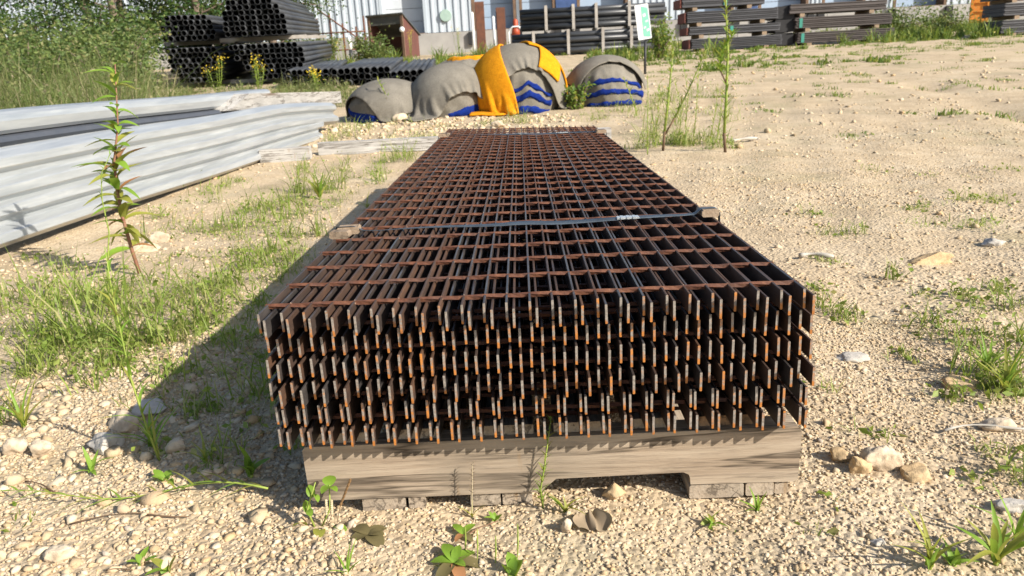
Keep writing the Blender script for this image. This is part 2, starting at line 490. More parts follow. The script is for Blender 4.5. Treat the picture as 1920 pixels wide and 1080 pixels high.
# ------------------------------------------------------------------ warehouse
BY = 35.0
DOCK = 2.38
bld = empty('warehouse', (0, BY, 0), R(0.6), 'long white corrugated warehouse with loading dock doors along its front', 'warehouse')
TOPZ = 7.0
def siding_mesh(w, z0, z1, ribs):
    prof = []
    p = w / ribs
    for k in range(ribs):
        x = k * p
        prof += [(x, 0), (x + p * .60, 0), (x + p * .68, -.055), (x + p * .92, -.055)]
    prof.append((w, 0))
    vs = [(x, y, z0) for x, y in prof] + [(x, y, z1) for x, y in prof]
    n = len(prof)
    return MB().add(vs, [(i, i + 1, n + i + 1, n + i) for i in range(n - 1)]).mesh('siding_panel', M['siding'])
SM = siding_mesh(.93, DOCK, TOPZ, 3)
openings = [(-6.15, -4.05, 'w'), (-2.0, .0, 'b'), (.15, 1.78, 'b'), (2.75, 5.05, 'b'), (7.6, 9.8, 'b'), (10.9, 13.15, 'b'), (13.75, 15.7, 'b'), (16.95, 19.35, 'b'), (21.6, 23.9, 'b'), (26.2, 28.5, 'b')]
edges = [-26.0] + [e for o in openings for e in o[:2]] + [38.0]
for i in range(0, len(edges), 2):
    a, b_ = edges[i], edges[i + 1]
    w = b_ - a
    n = max(1, round(w / .93))
    for k in range(n):
        o = link('siding_panel', SM, bld, (a + w * k / n, 0, 0))
        o.scale = (w / n / .93, 1, 1)
for k in range(16):
    a = -26 + 4 * k
    MB().box(a + .01, a + 3.99, -.09, .25, 0.6, DOCK - .02).build('foundation_block', M['concrete'], bld)
MB().box(-26, 38, .9, 14, TOPZ - .1, TOPZ).build('roof', M['siding'], bld)
MB().box(-26, 38, .85, .95, DOCK, TOPZ - .12).build('back_partition', M['concrete'], bld)
DEP = .62
for (a, b_, kind) in openings:
    dm = M['door_white'] if kind == 'w' else M['door']
    d = empty('dock_door', (0, 0, 0)); d.parent = bld
    nz = 5
    for k in range(nz):
        z0 = DOCK + .02 + k * .56
        MB().box(a + .02, b_ - .02, DEP, DEP + .05, z0, z0 + .54, c=.012).build('door_panel', dm, d)
    jm = M['siding'] if kind == 'w' else M['frame_brown']
    for s, e in ((a, 1), (b_, -1)):
        x0, x1 = sorted((s, s + e * .13))
        MB().box(x0, x1, -.06, DEP + .06, DOCK, DOCK + 2.9).build('door_jamb', jm, d)
    MB().box(a + .13, b_ - .13, -.06, DEP + .06, DOCK + 2.78, DOCK + 2.9).build('door_header', jm, d)
    MB().box(a, b_, -.06, .9, DOCK - .015, DOCK + .012).build('door_sill', M['frame_brown'], d)
    if kind == 'b':
        for x in (a - .22, b_ - .08):
            MB().box(x, x + .30, -.24, -.095, DOCK - .62, DOCK - .06, c=.03).build('dock_bumper', M['bumper'], d)
MB().box(1.80, 2.73, -.10, -.065, DOCK, DOCK + 2.4).build('blue_wall_panel', M['blue_dark'], bld)
MB().box(10.0, 10.85, -.10, -.065, DOCK, DOCK + 2.4).build('blue_wall_panel', M['blue_dark'], bld)
MB().tube([(-3.18, -.14, 3.08), (-3.18, -.07, 3.08)], [.25, .27], 20).build('round_vent_cover', M['vent'], bld)

# ------------------------------------------------------------------ brown lean-to shed
sx, sy = -5.55, 32.6
sh = empty('lean_to_shed', (sx, sy, g1(sx, sy) - .03), R(22), 'small dark brown open-fronted wooden shed against the warehouse', 'shed')
sh.rotation_euler = (0, 0, -R(22))
W_, D_, H_ = 1.62, 1.25, 1.72
for s in (-1, 1):
    x0 = s * W_ / 2
    vs = [(x0 - .03, 0, 0), (x0 - .03, D_, 0), (x0 - .03, D_, H_ * .55), (x0 - .03, 0, H_)]
    vs += [(x + .06, y, z) for x, y, z in vs]
    MB().add(vs, [(0, 1, 2, 3), (7, 6, 5, 4), (0, 4, 5, 1), (1, 5, 6, 2), (2, 6, 7, 3), (3, 7, 4, 0)]).build('side_wall', M['shed'], sh)
MB().box(-W_ / 2 + .03, W_ / 2 - .03, D_ - .05, D_, 0, H_ * .55 - .02).build('back_wall', M['shed'], sh)
MB().box(-W_ / 2 + .03, W_ / 2 - .03, .0, .05, H_ - .34, H_ - .02).build('front_board', M['shed_roof'], sh)
MB().box(-W_ / 2 + .03, W_ / 2 - .03, .05, D_ - .05, 0.0, .06).build('floor_board', M['shed'], sh)
vs = [(-W_ / 2 - .1, -.1, H_ + .045), (W_ / 2 + .1, -.1, H_ + .045), (W_ / 2 + .1, D_ + .1, H_ * .55 - .03), (-W_ / 2 - .1, D_ + .1, H_ * .55 - .03)]
vs += [(x, y, z + .05) for x, y, z in vs]
MB().add(vs, [(0, 3, 2, 1), (4, 5, 6, 7), (0, 1, 5, 4), (1, 2, 6, 5), (2, 3, 7, 6), (3, 0, 4, 7)]).build('roof', M['shed_roof'], sh)
for s in (-1, 1):
    MB().box(s * W_ / 2 - .06, s * W_ / 2 + .06, -.05, -.002, 0, H_ - .0).build('corner_post', M['frame_brown'], sh)
def ball(r, n=10, k=6):
    return lambda u, v: (r * math.cos(2 * math.pi * u) * math.sin(math.pi * v), r * math.sin(2 * math.pi * u) * math.sin(math.pi * v), -r * math.cos(math.pi * v))
MB().grid(ball(.11), 12, 8, closeu=True).build('lamp_globe', M['white'], sh, True, (W_ / 2 + .05, -.14, H_ - .58))

# ------------------------------------------------------------------ railing, posts and oddments before the wall
rl = empty('pipe_handrail', (-8.3, 32.0, g1(-8.3, 32)), 0, 'rusty pipe handrail with a sloping rail left of the brown shed', 'handrail')
for x, h in ((0, 1.75), (.55, 1.9), (1.05, 1.5), (1.6, 1.35), (1.95, 1.75)):
    MB().tube([(x, 0, -.1), (x, 0, h)], .04, 8).build('post', M['rust'], rl, True)
for z in (1.15, .45):
    MB().tube([(-.1, -.045, z), (2.0, -.045, z)], .03, 8).build('rail', M['rust'], rl, True)
MB().tube([(.1, -.09, 2.1), (1.7, -.09, .85)], .03, 8).build('sloping_rail', M['rust'], rl, True)
bp = empty('bollard', (-6.85, 31.2, g1(-6.85, 31.2)), 0, 'short white-topped bollard between the handrail and the brown shed', 'bollard')
MB().tube([(0, 0, -.1), (0, 0, .45)], .07, 12).build('base', M['black'], bp, True)
MB().tube([(0, 0, .45), (0, 0, .95), (0, 0, 1.0)], [.075, .075, .03], 12).build('cap', M['white'], bp, True)
def hbeam(x, y, h, label, extra):
    e = empty('steel_column', (x, y, g1(x, y)), R(8), label, 'column', 'rusty columns before the dock')
    MB().box(-.17, .17, -.12, -.09, -.1, h).build('flange', M['rust'], e)
    MB().box(-.17, .17, .09, .12, -.1, h).build('flange', M['rust'], e)
    MB().box(-.015, .015, -.09, .09, -.1, h).build('web', M['rust'], e)
    MB().box(-.24, .24, -.2, .2, -.1, .03).build('base_plate', M['rust'], e)
    MB().tube([(-.30, -.05, -.1), (-.30, -.05, h * .80), (-.30, -.05, h * .82)], [.055, .055, .02], 10).build('guard_pipe', M['white'], e, True)
hbeam(-1.42, 30.0, 1.98, 'rusty steel column with a white guard pipe, left of the orange stand', 1)
hbeam(-.62, 30.4, 1.7, 'rusty steel column close beside the orange stand', 1)
st = empty('orange_stand', (-.05, 29.6, g1(-.05, 29.6)), 0, 'red orange machine stand with white hoop guard before the dock', 'machine')
MB().box(-.16, .16, -.14, .14, -.05, .62, c=.03).build('base', M['bumper'], st)
MB().tube([(0, 0, .62), (0, 0, .85), (0, 0, .9), (0, 0, 1.18), (0, 0, 1.24)], [.16, .15, .10, .095, .04], 12).build('body', M['redorange'], st, True)
MB().tube([(-.26, -.12, -.05), (-.26, -.12, .75), (-.22, -.12, .88), (-.1, -.12, .95), (.1, -.12, .95), (.22, -.12, .88)], .03, 8).build('hoop_guard', M['white'], st, True)
lad = empty('orange_ladder_rack', (19.35, 33.2, g1(19.35, 33.2)), R(-14), 'orange steel ladder frame leaning by the white siding', 'ladder')
for x in (0, .62):
    MB().box(x, x + .1, 0, .1, -.1, 3.0).build('upright', M['orange'], lad)
for k in range(8):
    MB().box(.1, .62, .02, .08, .2 + .36 * k, .27 + .36 * k).build('rung', M['orange'], lad)
MB().box(.1, .62, .082, .1, .0, 2.8).build('back_plate', M['orange'], lad)

# ------------------------------------------------------------------ pipes
def pipe_mesh(r, L, n=14):
    b = MB()
    ri = r * .91
    ring = lambda rr, y: [(rr * math.cos(2 * math.pi * k / n), y, rr * math.sin(2 * math.pi * k / n)) for k in range(n)]
    vs = ring(r, 0) + ring(r, L) + ring(ri, 0) + ring(ri, min(.7, L * .3)) + [(0, min(.7, L * .3), 0)] + ring(ri, L) 
    fs = []; mi = []
    for k in range(n):
        j = (k + 1) % n
        fs.append((k, j, n + j, n + k)); mi.append(0)
        fs.append((j, k, 2 * n + k, 2 * n + j)); mi.append(0)
        fs.append((2 * n + j, 2 * n + k, 3 * n + k, 3 * n + j)); mi.append(1)
        fs.append((3 * n + j, 3 * n + k, 4 * n)); mi.append(1)
        fs.append((n + k, n + j, 4 * n + 1 + j, 4 * n + 1 + k)); mi.append(0)
    fs.append(tuple(4 * n + 1 + k for k in reversed(range(n)))); mi.append(1)
    b.v = vs; b.f = fs; b.mi = mi
    me = b.mesh('pipe', [M['pipe'], M['pipe_in']])
    me.polygons.foreach_set('use_smooth', [i % 5 == 0 and i < 5 * n for i in range(len(me.polygons))])
    return me
PIPE_R = .059
PM = pipe_mesh(PIPE_R, 6.5)
SLOPE = math.atan(.045)
def pipe_bundle(x, y, rz, rows, label, z0=0.0, jag=.10, spacer=True):
    """rows: list of (count, x offset in pipes) from the bottom up; pipes run along local +y and follow the slope"""
    e = empty('pipe_bundle', (x, y, g1(x, y) + z0), rz, label, 'pipe bundle', 'black pipe bundles in the yard')
    e.rotation_euler = (SLOPE, 0, rz)
    z = PIPE_R
    for k, (n, off) in enumerate(rows):
        for i in range(n):
            xx = (off + i + (.5 if k % 2 else 0)) * PIPE_R * 2.03
            o = link('pipe', PM, e, (xx + random.uniform(-.006, .006), random.uniform(-jag, jag), z + random.uniform(-.005, .005)), (0, random.uniform(0, 6), 0))
        z += PIPE_R * 1.76
    wmax = max(n + off for n, off in rows) * PIPE_R * 2.1
    if spacer:
        for yy in (.9, 3.2, 5.4):
            MB().box(-.25, wmax + .15, yy, yy + .09, -.085, -.005).build('spacer_board', M['slat'], e)
    return e
px, py = -6.12, 15.6
pipe_bundle(px, py, R(8), [(8, 4.5), (9, 3.5), (10, 3), (11, 2), (12, 1.5), (12, 1), (12, .5)], 'lower black pipe bundle of the taller stack by the trees', .12)
pipe_bundle(px - .12, py + .05, R(8), [(11, 1), (11, .5), (11, 1), (11, .5), (10, 1), (9, 1.5), (8, 2), (6, 3)], 'upper black pipe bundle on top of the taller stack', .12 + .90)
pipe_bundle(px - 1.42, py + .3, R(10), [(7, 1.5), (8, 1), (9, .5), (9, 0), (9, 0), (9, 0), (9, 0)], 'lower black pipe bundle of the shorter stack nearest the trees', .10)
pipe_bundle(px - 1.45, py + .35, R(10), [(9, 0), (9, 0), (9, 0), (8, .5), (7, 1)], 'upper black pipe bundle of the shorter stack nearest the trees', .10 + .88)
pipe_bundle(-4.55, 13.9, R(10), [(10, 0), (9, .5), (8, 1)], 'low black pipe pile at the foot of the tall pipe stack', .02, spacer=False)
pipe_bundle(-3.5, 13.3, R(6), [(11, 0), (10, .5), (9, 1)], 'low black pipe pile just behind the leftmost grey bundle', .02, spacer=False)
pipe_bundle(-2.25, 13.0, R(5), [(6, 0), (5, .5)], 'lowest black pipe pile behind the second grey bundle', .02, spacer=False)

PW = pipe_mesh(.088, 4.62)
def side_bundle(x, y, z, nr, nd, label, slats):
    e = empty('pipe_bundle', (x, y, z), 0, label, 'pipe bundle', 'black pipe bundles in the yard')
    for k in range(nr):
        for i in range(nd):
            link('pipe', PW, e, (random.uniform(-.04, .04), (i + .5 * (k % 2)) * .18, .09 + k * .158), (0, 0, -R(90) + random.uniform(-.003, .003)))
    for s in slats:
        MB().box(s, s + .09, -.14, -.10, -.03, nr * .158 + .09).build('slat', M['slat'], e)
        MB().box(s, s + .09, -.10, nd * .18 + .1, nr * .158 + .035, nr * .158 + .075).build('slat', M['slat'], e)
        MB().box(s, s + .09, -.10, nd * .18 + .1, -.075, -.005).build('spacer_board', M['slat'], e)
    return e
gb = g1(2.2, 24.2)
side_bundle(-.15, 24.2, gb + .06, 4, 6, 'lower black pipe bundle lying crosswise behind the mound bundles', (.62, 1.72, 2.82, 3.72))
side_bundle(.15, 24.5, gb + .06 + .76, 4, 5, 'upper black pipe bundle lying crosswise, with pale slats', (.75, 1.62, 2.35, 3.4))

# ------------------------------------------------------------------ stacked steel bundles on the right
def steel_bundle(x, y, z, L, H, D, m_, label, rz=0.0, ends=True, tags=()):
    e = empty('steel_bundle', (x, y, z), rz, label, 'steel bundle', 'steel bundles stacked before the dock')
    n = max(2, round(H / .105)); h = H / n
    for k in range(n):
        j = random.uniform(-.02, .02)
        t = .012
        prof = [(0, 0), (0, h - .006), (D, h - .006), (D, 0)]
        b = MB()
        b.box(j, L + j, 0, D, k * h + .002, (k + 1) * h - .006, c=0)
        b.box(j + .01, L + j - .01, -.025, -.001, k * h + .012, k * h + .03)
        b.box(j + .01, L + j - .01, -.025, -.001, (k + 1) * h - .03, (k + 1) * h - .012)
        b.build('channel', m_, e)
    if ends:
        MB().box(-.06, -.022, .02, D - .02, .01, H - .02).build('end_cap', M['bundle_end'], e)
    for s in (.28, L - .5):
        MB().box(s, s + .13, -.03, D, -.09, -.002).build('spacer_block', M['block'], e)
    for s in tags:
        MB().box(s, s + .09, -.034, -.027, .02, H - .03).build('paint_mark', M['green_tag'], e)
    return e
R1 = [(.26, .34), (.26, .33), (.25, .36), (.28, 0)]
z = g1(5.9, 21.4) + .07
names = ['bottom', 'third from top', 'second from top', 'topmost']
for k, (H, dx) in enumerate([(.27, .12), (.22, .06), (.30, .0), (.26, -.12)]):
    steel_bundle(4.75 + dx, 21.2 + .03 * k, z, 2.55 if k < 3 else 2.3, H, .9, M['bundle'], names[k] + ' grey steel bundle in the stack beside the pipe bundles', R(1.5), True, ((1.15,) if k in (1, 3) else ()))
    z += H + .105
z = g1(9.2, 21.8) + .06
names = ['bottom', 'middle', 'top']
for k, (H, dx) in enumerate([(.30, .12), (.30, .06), (.26, -.1)]):
    steel_bundle(7.85 + dx, 21.6 + .03 * k, z, 2.75, H, .9, M['bundle_brown'], names[k] + ' brownish steel bundle in the right middle stack', R(1.5), False, ((.1,) if k < 2 else ()))
    z += H + .105
z = g1(13.3, 20.6) + .05
for k, (H, dx) in enumerate([(.34, .0), (.32, .05), (.32, -.05), (.30, 0)]):
    steel_bundle(12.92 + dx, 20.3 + .03 * k, z, 2.6, H, .9, M['bundle'], ['bottom', 'second', 'third', 'uppermost'][k] + ' dark steel bundle at the far right edge' + (', counted from below' if k in (1, 2) else ''), R(3), False)
    z += H + .105
dk = empty('rubber_block_pile', (7.36, 21.75, g1(7.36, 21.75)), 0, 'dark rubber block pile between the two right stacks', 'rubber blocks')
for k in range(3):
    MB().box(.0, .55, 0, .8, .02 + .36 * k, .36 + .36 * k, c=.03).build('block', M['bumper'], dk, False, (random.uniform(-.04, .04), 0, 0))

# ------------------------------------------------------------------ sign on a post
sg = empty('yard_sign', (2.19, 12.6, g1(2.19, 12.6)), 0, 'narrow white sign with green print leaning on a black post', 'sign')
MB().tube([(0, 0, -.1), (.01, 0, .62)], .022, 8).build('post', M['black'], sg, True)
bd = MB().box(-.115, .115, -.045, -.022, 0, .57, c=.012).build('board', M['white'], sg, False, (-.0, 0, .58), (0, -R(7), 0))
MB().add([(-.02, -.048, .05), (.10, -.048, .03), (.098, -.048, .50), (-.01, -.048, .54)], [(0, 1, 2, 3)]).build('green_print', M['sign_green'], bd)
for (a, b_, c, d_) in ((.005, .055, .36, .42), (.04, .085, .27, .31), (.0, .04, .17, .21), (.045, .09, .12, .17)):
    MB().add([(a, -.051, b_ * 0 + c), (b_, -.051, c + .015), (b_ - .004, -.051, d_), (a - .006, -.051, d_ - .012)], [(0, 1, 2, 3)]).build('white_print', M['white'], bd)
# ------------------------------------------------------------------ mounded cloth bundles
def fbm(p, o=4):
    return noise.fractal(Vector(p), 1.0, 2.0, o)
class Mound:
    def __init__(s, cx, cy, rx, ry, h, seed, lean=0.0, peak=.0, sag=.06):
        s.c = (cx, cy, g1(cx, cy - ry * .8) - .05); s.r = (rx, ry, h + .05); s.seed = seed; s.lean = lean; s.peak = peak; s.sag = sag
    def at(s, u, v, off=0.0):
        """u: angle in degrees, 0 = facing the camera side, + to the right; v: 0 rim .. 1 top"""
        a = R(u); t = R(-32 + 122 * v)
        rr = max(0.0, math.cos(t)) ** .78; zz = (math.sin(t) + .53) / 1.53
        if s.peak: zz += s.peak * max(0, 1 - rr * 2.2) ** 1.3
        dx, dy = math.sin(a) * rr, -math.cos(a) * rr
        n = fbm((dx * 1.6 + s.seed, dy * 1.6, zz * 1.5), 4) * s.sag + .030 * (1 - abs(fbm((dx * 3.1 + 2 * s.seed, dy * 3.1, zz * 2.0), 3))) ** 3 - .018
        w_ = a + .35 * fbm((dx * 2 + s.seed, dy * 2, zz * 2), 2)
        fold = (.055 * (abs(math.sin(3.5 * w_ + 1.4 * zz + s.seed)) - .6) * rr * (1 - zz * .55) + .035 * (abs(math.sin(8 * w_ - 2 * zz + 2 * s.seed)) - .6) * rr * (1 - zz * .8))
        k = 1 + n + fold
        x = s.r[0] * dx * k + s.lean * zz; y = s.r[1] * dy * k; z = s.r[2] * (zz + n * .6)
        p = Vector((x, y, z))
        if off:
            nrm = Vector((dx / s.r[0], dy / s.r[1], max(.02, math.sin(t)) / s.r[2])).normalized()
            p += nrm * off
        return p
    def cloth(s, parent, m_, name='cloth'):
        MB().grid(lambda i, j: s.at(360 * i, j), 84, 34, closeu=True).build(name, m_, parent, True)
    def patch(s, parent, name, m_, fn, nu=30, nv=10, th=.018, rough=.006):
        """fn(a,b) -> (u,v) on the mound; a padded strip with rounded edges"""
        def f(a, b):
            u, v = fn(a, b)
            rg = .028 * fbm((u * .06 + 3 * s.seed, v * 3, 2.0), 4) * (2 * b - 1)
            v += rg; u += 60 * rg * (1 if th > .04 else .3)
            e = min(b, 1 - b) * nv * .5; e2 = min(a, 1 - a) * nu * .4
            o = th * min(1, e, e2) if min(e, e2) < 1 else th
            o += rough * fbm((u * .11 + s.seed, v * 14, 1.0), 3) * min(1, e)
            return s.at(u, max(0, min(1, v)), o - .004)
        MB().grid(f, nu, nv).build(name, m_, parent, True)
def drape(ells, org, nx_, ny_, sp, ang, steps=170, crumple=1.0, margin=.016, seed=1, slip=.55):
    """let a rectangular sheet fall over ellipsoids and the ground; returns its points (ny, nx, 3)"""
    rn = np.random.default_rng(seed)
    X_, Y_ = np.meshgrid((np.arange(nx_) - (nx_ - 1) / 2) * sp * crumple, (np.arange(ny_) - (ny_ - 1) / 2) * sp)
    c, s_ = math.cos(ang), math.sin(ang)
    p = np.stack([org[0] + X_ * c - Y_ * s_, org[1] + X_ * s_ + Y_ * c, np.full(X_.shape, org[2])], -1)
    p += rn.normal(0, sp * (.08 + .5 * (1 - crumple)), p.shape) * np.array([.3, .3, 1])
    if crumple < .9:
        zz_ = np.array([0, 1, 0, -1])[np.arange(nx_) % 4] * sp * math.sqrt(max(0, 1 - crumple ** 2))
        p[..., 2] += zz_[None, :] * (.8 + .2 * rn.random((ny_, 1)))
    q_ = p.copy()
    dg = sp * math.sqrt(2)
    def fix(A, B, L, k):
        d_ = p[B] - p[A]
        n_ = np.linalg.norm(d_, axis=-1, keepdims=True) + 1e-9
        m_ = d_ * ((n_ - L) / n_) * .5 * k
        p[A] += m_; p[B] -= m_
    S_ = slice
    cons = []
    for o in (0, 1):
        nxe = (nx_ - o) // 2; nye = (ny_ - o) // 2
        cons.append(((S_(None), S_(o, o + 2 * nxe, 2)), (S_(None), S_(o + 1, o + 2 * nxe, 2)), sp, 1.0))
        cons.append(((S_(o, o + 2 * nye, 2), S_(None)), (S_(o + 1, o + 2 * nye, 2), S_(None)), sp, 1.0))
        cons.append(((S_(o, o + 2 * nye, 2), S_(0, nx_ - 1)), (S_(o + 1, o + 2 * nye, 2), S_(1, nx_)), dg, .6))
        cons.append(((S_(o, o + 2 * nye, 2), S_(1, nx_)), (S_(o + 1, o + 2 * nye, 2), S_(0, nx_ - 1)), dg, .6))
    bend = []
    for o in range(4):
        for ax in (0, 1):
            N_ = nx_ if ax else ny_
            i = np.array([k for k in range(N_ - 2) if k % 4 == o])
            if len(i): bend.append(((S_(None), i), (S_(None), i + 2), 2 * sp, .12) if ax else ((i, S_(None)), (i + 2, S_(None)), 2 * sp, .12))
    for it in range(steps):
        v_ = (p - q_) * .965
        q_ = p.copy()
        p = p + v_; p[..., 2] -= .0011
        for r_ in range(5):
            for A, B, L, k in cons: fix(A, B, L, k)
        for A, B, L, k in bend: fix(A, B, L, k)
        for ce, ra in ells:
            d_ = (p - ce) / (ra + margin)
            n_ = np.linalg.norm(d_, axis=-1, keepdims=True)
            hit = n_[..., 0] < 1
            t_ = ce + d_ / np.maximum(n_, 1e-6) * (ra + margin)
            p[hit] = t_[hit]
            q_[hit] += (p[hit] - q_[hit]) * slip
        gnd = gz(p[..., 0], p[..., 1]) + .012
        lo = p[..., 2] < gnd
        p[..., 2] = np.where(lo, gnd, p[..., 2])
        q_[lo] += (p[lo] - q_[lo]) * .7
    return p
def sheet(name, pts, parent, m_, th=.012):
    ny_, nx_ = pts.shape[:2]
    i = np.arange(nx_ * ny_).reshape(ny_, nx_)
    f = np.stack([i[:-1, :-1], i[:-1, 1:], i[1:, 1:], i[1:, :-1]], -1).reshape(-1, 4)
    me = mesh_np(name, pts.reshape(-1, 3) - np.array(parent.location), f.ravel(), np.full(len(f), 4), m_, True)
    o = link(name, me, parent)
    md = o.modifiers.new('weight', 'SOLIDIFY'); md.thickness = th; md.offset = 1
    md = o.modifiers.new('smooth', 'SUBSURF'); md.levels = 1; md.render_levels = 1
    return o
def ell(md, k=1.06):
    """the mound's body as an ellipsoid"""
    h = md.r[2]
    return (np.array([md.c[0] + md.lean * .6, md.c[1], md.c[2] + .346 * h]), np.array([md.r[0] * k, md.r[1] * k, .66 * h * k]))
def mound_thing(md, label):
    return empty('cloth_bundle', md.c, 0, label, 'bundle', 'mounded cloth bundles behind the grating')
def over(md): return (md.c[0] + md.lean * .6, md.c[1], md.c[2] + md.r[2] * 1.16)
m5 = Mound(-.55, 8.15, .58, .48, .58, 5.1)
e = mound_thing(m5, 'grey bundle with a flat orange strip on top, half hidden behind the others')
m5.cloth(e, M['cloth'], 'core')
m5.patch(e, 'orange_fabric', M['yellow'], lambda a, b: (-80 + 150 * a, .80 + .12 * b), 30, 6, .03)
m1 = Mound(-1.47, 7.45, .43, .46, .39, 1.3, .06, .0)
e = mound_thing(m1, 'leftmost low grey cloth bundle with blue fabric at its lower left')
m1.cloth(e, M['cloth'], 'core')
for v0 in (.10, .25):
    m1.patch(e, 'blue_band', M['blue'], lambda a, b, v0=v0: (-78 + 88 * a, v0 * (1 - .75 * a) + .11 * b), 26, 7, .022)
sheet('grey_cloth', drape([ell(m1)], (m1.c[0] + .13, m1.c[1] + .05, over(m1)[2]), 44, 44, .0265, R(40), seed=3), e, M['cloth'])
m2 = Mound(-.80, 7.40, .42, .46, .49, 2.2, .10, .0)
e = mound_thing(m2, 'drooping grey cloth bundle, second from left, blue at its lower right')
m2.cloth(e, M['cloth'], 'core')
m2.patch(e, 'blue_band', M['blue'], lambda a, b: (4 + 60 * a, .05 + .16 * b * (.5 + a)), 22, 7, .022)
sheet('grey_cloth', drape([ell(m2)], (m2.c[0] - .06, m2.c[1] + .0, over(m2)[2]), 48, 46, .0285, R(24), seed=5), e, M['cloth'])
m3 = Mound(-.03, 7.45, .46, .46, .66, 3.7, .02, .0, .05)
e = mound_thing(m3, 'tallest grey cloth bundle draped with two bright orange yellow folds')
m3.cloth(e, M['cloth'], 'core')
for v0, w, pk in ((.03, .10, .05), (.16, .085, .10), (.27, .05, .12)):
    m3.patch(e, 'blue_band', M['blue'], lambda a, b, v0=v0, w=w, pk=pk: (-14 + 66 * a, v0 + pk * (1 - 2 * abs(a - .42)) - pk * .4 + w * b), 26, 8, .024)
sheet('grey_cloth', drape([ell(m3)], (m3.c[0] + .03, m3.c[1] + .12, over(m3)[2]), 50, 50, .0285, R(12), seed=7), e, M['cloth'])
for k, (dx, w, ln, an, cr) in enumerate(((-.24, 30, 60, -4, .48), (.22, 14, 46, 16, .5))):
    sheet('orange_fabric', drape([ell(m3)], (m3.c[0] + dx, m3.c[1] - .16 + .22 * k, over(m3)[2] + .04), w, ln, .022, R(an), 150, cr, .034, 11 + k, .93), e, M['yellow'], .022)
sheet('orange_fabric', drape([ell(m3)], (m3.c[0] + .34, m3.c[1] + .12, over(m3)[2]), 16, 36, .024, R(-70), 150, .5, .036, 15, .93), e, M['yellow'], .022)
m4 = Mound(.98, 7.75, .42, .44, .50, 4.4, -.03, .06, .04)
e = mound_thing(m4, 'rightmost grey cloth bundle ringed by three blue bands low in front')
m4.cloth(e, M['cloth'], 'core')
sheet('grey_cloth', drape([ell(m4)], (m4.c[0] - .03, m4.c[1] + .13, over(m4)[2]), 40, 42, .0265, R(8), seed=9), e, M['cloth'])
for k, (v0, a0, a1, w) in enumerate(((.07, -40, 66, .085), (.20, -48, 70, .085), (.335, -44, 62, .07))):
    m4.patch(e, 'blue_band', M['blue'], lambda a, b, v0=v0, a0=a0, a1=a1, w=w: (a0 + (a1 - a0) * a, v0 + .10 * math.sin(math.pi * min(1, a * 1.05)) * (.3 + .7 * v0 * 3) - .02 + w * b), 34, 7, .026)

# ------------------------------------------------------------------ galvanised guardrail beams
SL = .075
def rail_line(x0, y, dx=0.0):
    return x0 + SL * (y - 1.95) + dx
def w_profile(h, depth, t=.006):
    """two-ridged guardrail section standing on edge: (out, z) points"""
    o = [(0, 0), (.18, .005), (.35, .03), (.92, .13), (1, .155), (1, .315), (.92, .34), (.34, .43), (.28, .46), (.28, .54), (.34, .57), (.92, .66), (1, .685), (1, .845), (.92, .87), (.35, .97), (.18, .995), (0, 1)]
    return [(a * depth, b * h) for a, b in o]
    pts = []
    for i in range(len(o) - 1):
        for k in range(3):
            s = k / 3
            pts.append((o[i][0] * (1 - s) + o[i + 1][0] * s, o[i][1] * (1 - s) + o[i + 1][1] * s))
    pts.append(o[-1])
    sm = [pts[0]] + [tuple((pts[i - 1][c] + 2 * pts[i][c] + pts[i + 1][c]) / 4 for c in (0, 1)) for i in range(1, len(pts) - 1)] + [pts[-1]]
    return [(a * depth, b * h) for a, b in sm]
def beam(name, label, prof, y0, y1, x0, zfun, flat=False, nseg=26, cut=0.0, tilt=0.0, m_=None, thick=.006):
    """sheet beam swept along the pile direction; prof (out, z); zfun(y) base height"""
    e = empty(name, (rail_line(x0, y0), y0, 0), 0, label, 'guardrail beam', 'galvanised beams in the left pile')
    n = len(prof)
    cps = [(a, b) for a, b in prof] + [(a - thick, b) for a, b in reversed(prof)]
    b = MB(); N_ = len(cps)
    for i in range(nseg + 1):
        s = i / nseg; y = y0 + (y1 - y0) * s
        for a, z in cps:
            yy = y - (cut * (1 - z / max(1e-6, prof[-1][1])) if i == nseg else 0)
            b.v.append((SL * (y - y0) + a + tilt * z, yy - y0, zfun(y) + z + .004 * math.sin(2.3 * y + 5 * x0)))
    for i in range(nseg):
        for k in range(N_):
            b.f.append((i * N_ + k, i * N_ + (k + 1) % N_, (i + 1) * N_ + (k + 1) % N_, (i + 1) * N_ + k)); b.mi.append(0)
    for st_ in (0, nseg * N_):
        for k in range(n - 1):
            b.f.append((st_ + k, st_ + k + 1, st_ + N_ - 2 - k, st_ + N_ - 1 - k)); b.mi.append(0)
    b.build('sheet', m_ or M['galv'], e)
    return e
P = w_profile(.20, .075)
zb = lambda y: .045 + .012 * (y - 1.9)
zdrop = lambda y: -.035 * max(0, (y - 4.9)) ** 1.3
beam('guardrail_beam', 'lowest galvanised ribbed beam of the left pile, nearest the grating', w_profile(.19, .062), .3, 6.00, -2.135, zb, cut=.25, tilt=-.14)
beam('guardrail_beam', 'galvanised ribbed beam resting on the lowest beam of the left pile', w_profile(.205, .055), .3, 6.42, -2.150, lambda y: zb(y) + .172 + zdrop(y), cut=-.02, tilt=-.10)
beam('guardrail_beam', 'galvanised beam hidden in shade behind the left pile', w_profile(.36, .05), .3, 6.2, -2.32, lambda y: zb(y) + .01, tilt=0)
flatp = [(-.03, .0), (.0, .004), (.015, .02), (.018, .06), (.012, .085), (-.006, .098), (-.04, .102), (-.16, .104), (-.22, .09), (-.235, .06)]
beam('guardrail_beam', 'topmost galvanised beam lying above the left pile', flatp, .3, 5.40, -2.34, lambda y: .468 + .002 * (y - 2), cut=.03)
flat2 = [(-.02, .0), (.0, .02), (-.01, .04), (-.05, .046), (-.30, .046), (-.32, .02)]
